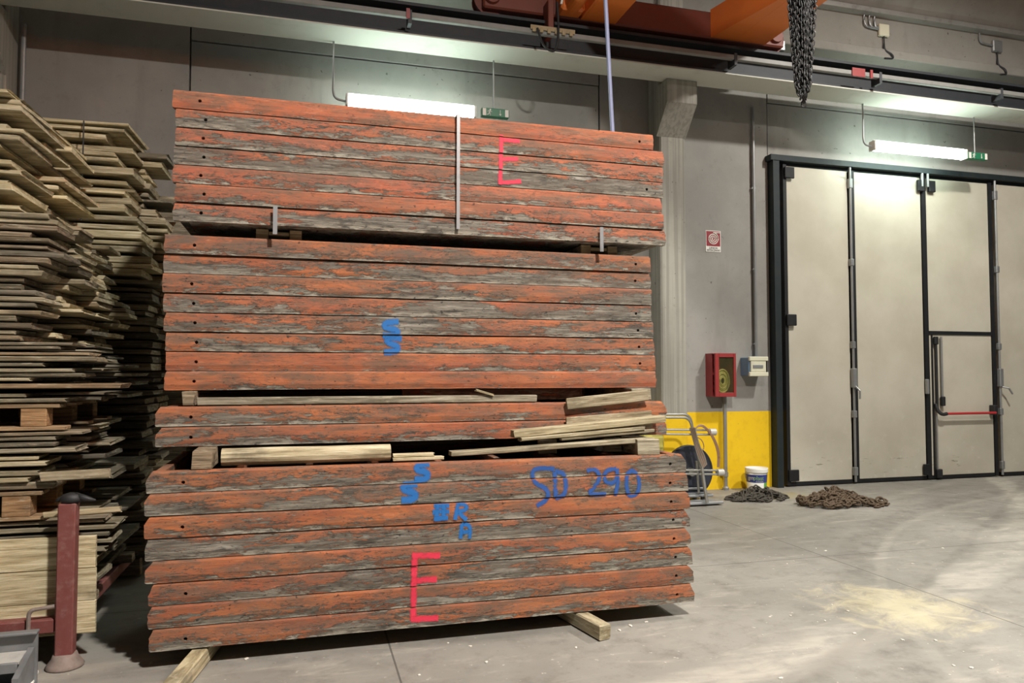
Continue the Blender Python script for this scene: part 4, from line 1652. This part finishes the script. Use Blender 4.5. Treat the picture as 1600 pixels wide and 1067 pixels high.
# bearers between the stillage beams and the boards
board(-2.45, -1.15, YA + .05, YA + .16, .27, ZDECK, 'dark bearer under the front of the left front pile', 'timber', 'bearer', .1, .2)
board(-2.45, -1.15, YA + 1.0, YA + 1.12, .27, ZDECK, 'dark bearer under the rear of the left front pile', 'timber', 'bearer', .1, .2)

# back pile
layer_no[0] = 0
BY = 6.32
zt = 3.545
RIGHT = [(3.55, -1.325), (3.35, -1.36), (3.2, -1.36), (3.0, -1.33), (2.8, -1.25), (2.6, -1.22), (2.3, -1.15), (1.6, -1.14), (1.0, -1.2), (.5, -1.15), (0, -1.15)]


def xright(z):
    for (za, xa), (zb_, xb) in zip(RIGHT, RIGHT[1:]):
        if z >= zb_:
            return xb + (xa - xb) * (z - zb_) / (za - zb_)
    return RIGHT[-1][1]


z = zt
i = 0
while z > .16:
    th = rnd.choice((.038, .045, .055, .065))
    ye = rnd.choice((.5, .75, .9)) if z > 2.4 else rnd.choice((.1, .25, .4))  # lower boards greyer: dimness down the pile put into their colour
    xr = xright(z) + rnd.uniform(-.07, .06)
    sp = [(-2.7, xr, BY + rnd.uniform(-.03, .1), BY + .42, ye, 0, rnd.uniform(-.012, .012)),
          (-2.6, xr + rnd.uniform(.0, .14) + (.12 if rnd.random() < .18 else 0), BY + .45, BY + rnd.uniform(.75, .95), rnd.choice((.2, .5, .8)), 0, rnd.uniform(-.012, .012))]
    if i == 0:
        sp = [(-2.7, -1.325, BY - .02, BY + .62, .9, 0, -.03)]
        th = .034
    elif i == 1:
        sp = [(-2.7, -1.345, BY - .02, BY + .78, .85, 0, -.03)]
        th = .036
    elif i in (2, 4):
        sp[0] = (-2.7, -1.50 + .06 * (i == 4), BY, BY + .42, .7, 0, 0)
    lay(z - th, z - .003, sp, 'left back pile', BACK_GROUP)
    z -= th + rnd.choice((.0, .003, .012, .022))
    i += 1
board(-2.6, -1.22, BY + .1, BY + .2, .02, z, 'dark bearer under the front of the left back pile', 'timber', 'bearer', .1, .2)
board(-2.6, -1.22, BY + .7, BY + .8, .02, z, 'dark bearer under the rear of the left back pile', 'timber', 'bearer', .1, .2)
p0, p1 = at(231, 312, 7.0), at(310, 325, 7.35)
board(-1.6, p1.x, 7.32, 7.40, p0.z + .08, p0.z + .11, 'thin plank reaching from the back pile behind the top panels', 'plank', 'plank', .4)
board(-1.6, -1.0, 7.30, 7.42, .02, p0.z + .08, 'upright timber behind the left back pile', 'timber', 'upright', .2)
# wire tie on the back pile
x = at(131, 200, BY - .07).x
o = obj('wire_tie', tb([(x, BY - .075, 3.52), (x + .003, BY - .09, 3.2), (x, BY - .085, 2.75)], .005, 6), MBLACK)
tag(o, 'thin dark wire tie hanging down the back pile top', 'wire')

# grey metal bins at the lower left corner
p = onz(45, 1066)
t = thing('steel_bin', 'scuffed grey steel bin with open front slot in the left corner', 'bin', (-1.345, 4.25, 0), (0, 0, .02))
b = bmesh.new()
box(b, (-.7, .14, .0), (.04, .155, .27))
box(b, (-.7, .10, .262), (.045, .155, .275), .003)
obj('back_plate', b, MGBOX, t)
b = bmesh.new()
prism(b, [(.02, .148), (.02, .160), (.138, .175), (.138, .163)], -.7, -.005, 'x')
obj('tray', b, MTRAY, t)
b = bmesh.new()
box(b, (-.7, .0, .112), (-.01, .018, .162), .003)
box(b, (-.7, -.02, .0), (-.01, -.002, .06), .003)
obj('front_lip', b, MGBOX, t)
b = bmesh.new()
prism(b, [(-.10, .0), (-.10, .12), (.135, .19), (.135, .0)], .0, .028, 'x')
obj('side_plate', b, MGBOX, t)
obj('bottom_sheet', bx((-.7, .02, .002), (-.005, .138, .012)), MGBOX, t)
a = onz(56, 1054)
o = obj('white_rod', tb([(a.x, a.y, .014), (a.x + .04, a.y - .25, .014)], .013, 10), MWHITE)
tag(o, 'short white rod lying on the floor in the left corner', 'rod')

# floor debris
b = bmesh.new()
spots = [onz(x, y) for x, y in ((1289, 970), (1300, 945), (1275, 857), (1290, 861), (1473, 857), (1426, 881), (1230, 881), (1203, 964), (1235, 962), (1325, 955),
                                 (1490, 1040), (1518, 1044), (1220, 1060), (1335, 990), (1462, 1001), (1350, 1000), (1410, 1000), (735, 1010), (760, 1035), (900, 1012), (385, 1030), (655, 1055), (968, 985), (985, 978), (460, 1000),
                                 (1555, 838), (1240, 877), (1010, 972), (700, 1005))]
for q in range(55):
    spots.append(onz(rnd.uniform(980, 1600), rnd.uniform(830, 1067)))
for i, q in enumerate(spots):
    s = rnd.uniform(.006, .013) if i < 29 else rnd.uniform(.002, .005)
    mt = Matrix.Translation((q.x, q.y, s * .3)) @ Matrix.Rotation(rnd.uniform(0, 6), 4, 'Z') @ Matrix.Diagonal((s * rnd.uniform(1, 2), s, s * .5, 1))
    bmesh.ops.create_icosphere(b, subdivisions=1, radius=1, matrix=mt)
o = obj('floor_debris', b, MDEBRIS)
tag(o, 'scattered pale chips and crumbs on the concrete floor', 'debris', None, 'stuff')

# ------------------------------------------------------------------ light
w = bpy.data.worlds.new('hall_ambient')
scn.world = w
w.use_nodes = True
w.node_tree.nodes['Background'].inputs[0].default_value = (.95, 1.0, 1.02, 1)
w.node_tree.nodes['Background'].inputs[1].default_value = .045


def high_bay(x, y, power, size=.5, z=7.3, col=(1, .965, .90)):
    ld = bpy.data.lights.new('high_bay', 'AREA')
    ld.energy = power
    ld.shape = 'DISK'
    ld.size = size
    ld.color = col
    o = bpy.data.objects.new('high_bay', ld)
    COL.objects.link(o)
    o.location = (x, y, z)
    return o


high_bay(7.8, 4.6, 480)
high_bay(2.2, -.5, 1150)
high_bay(9.0, .0, 260)
scn.view_settings.view_transform = 'Standard'
scn.view_settings.look = 'None'
scn.view_settings.gamma = 1
scn.view_settings.use_curve_mapping = False
scn.view_settings.exposure = 0.15
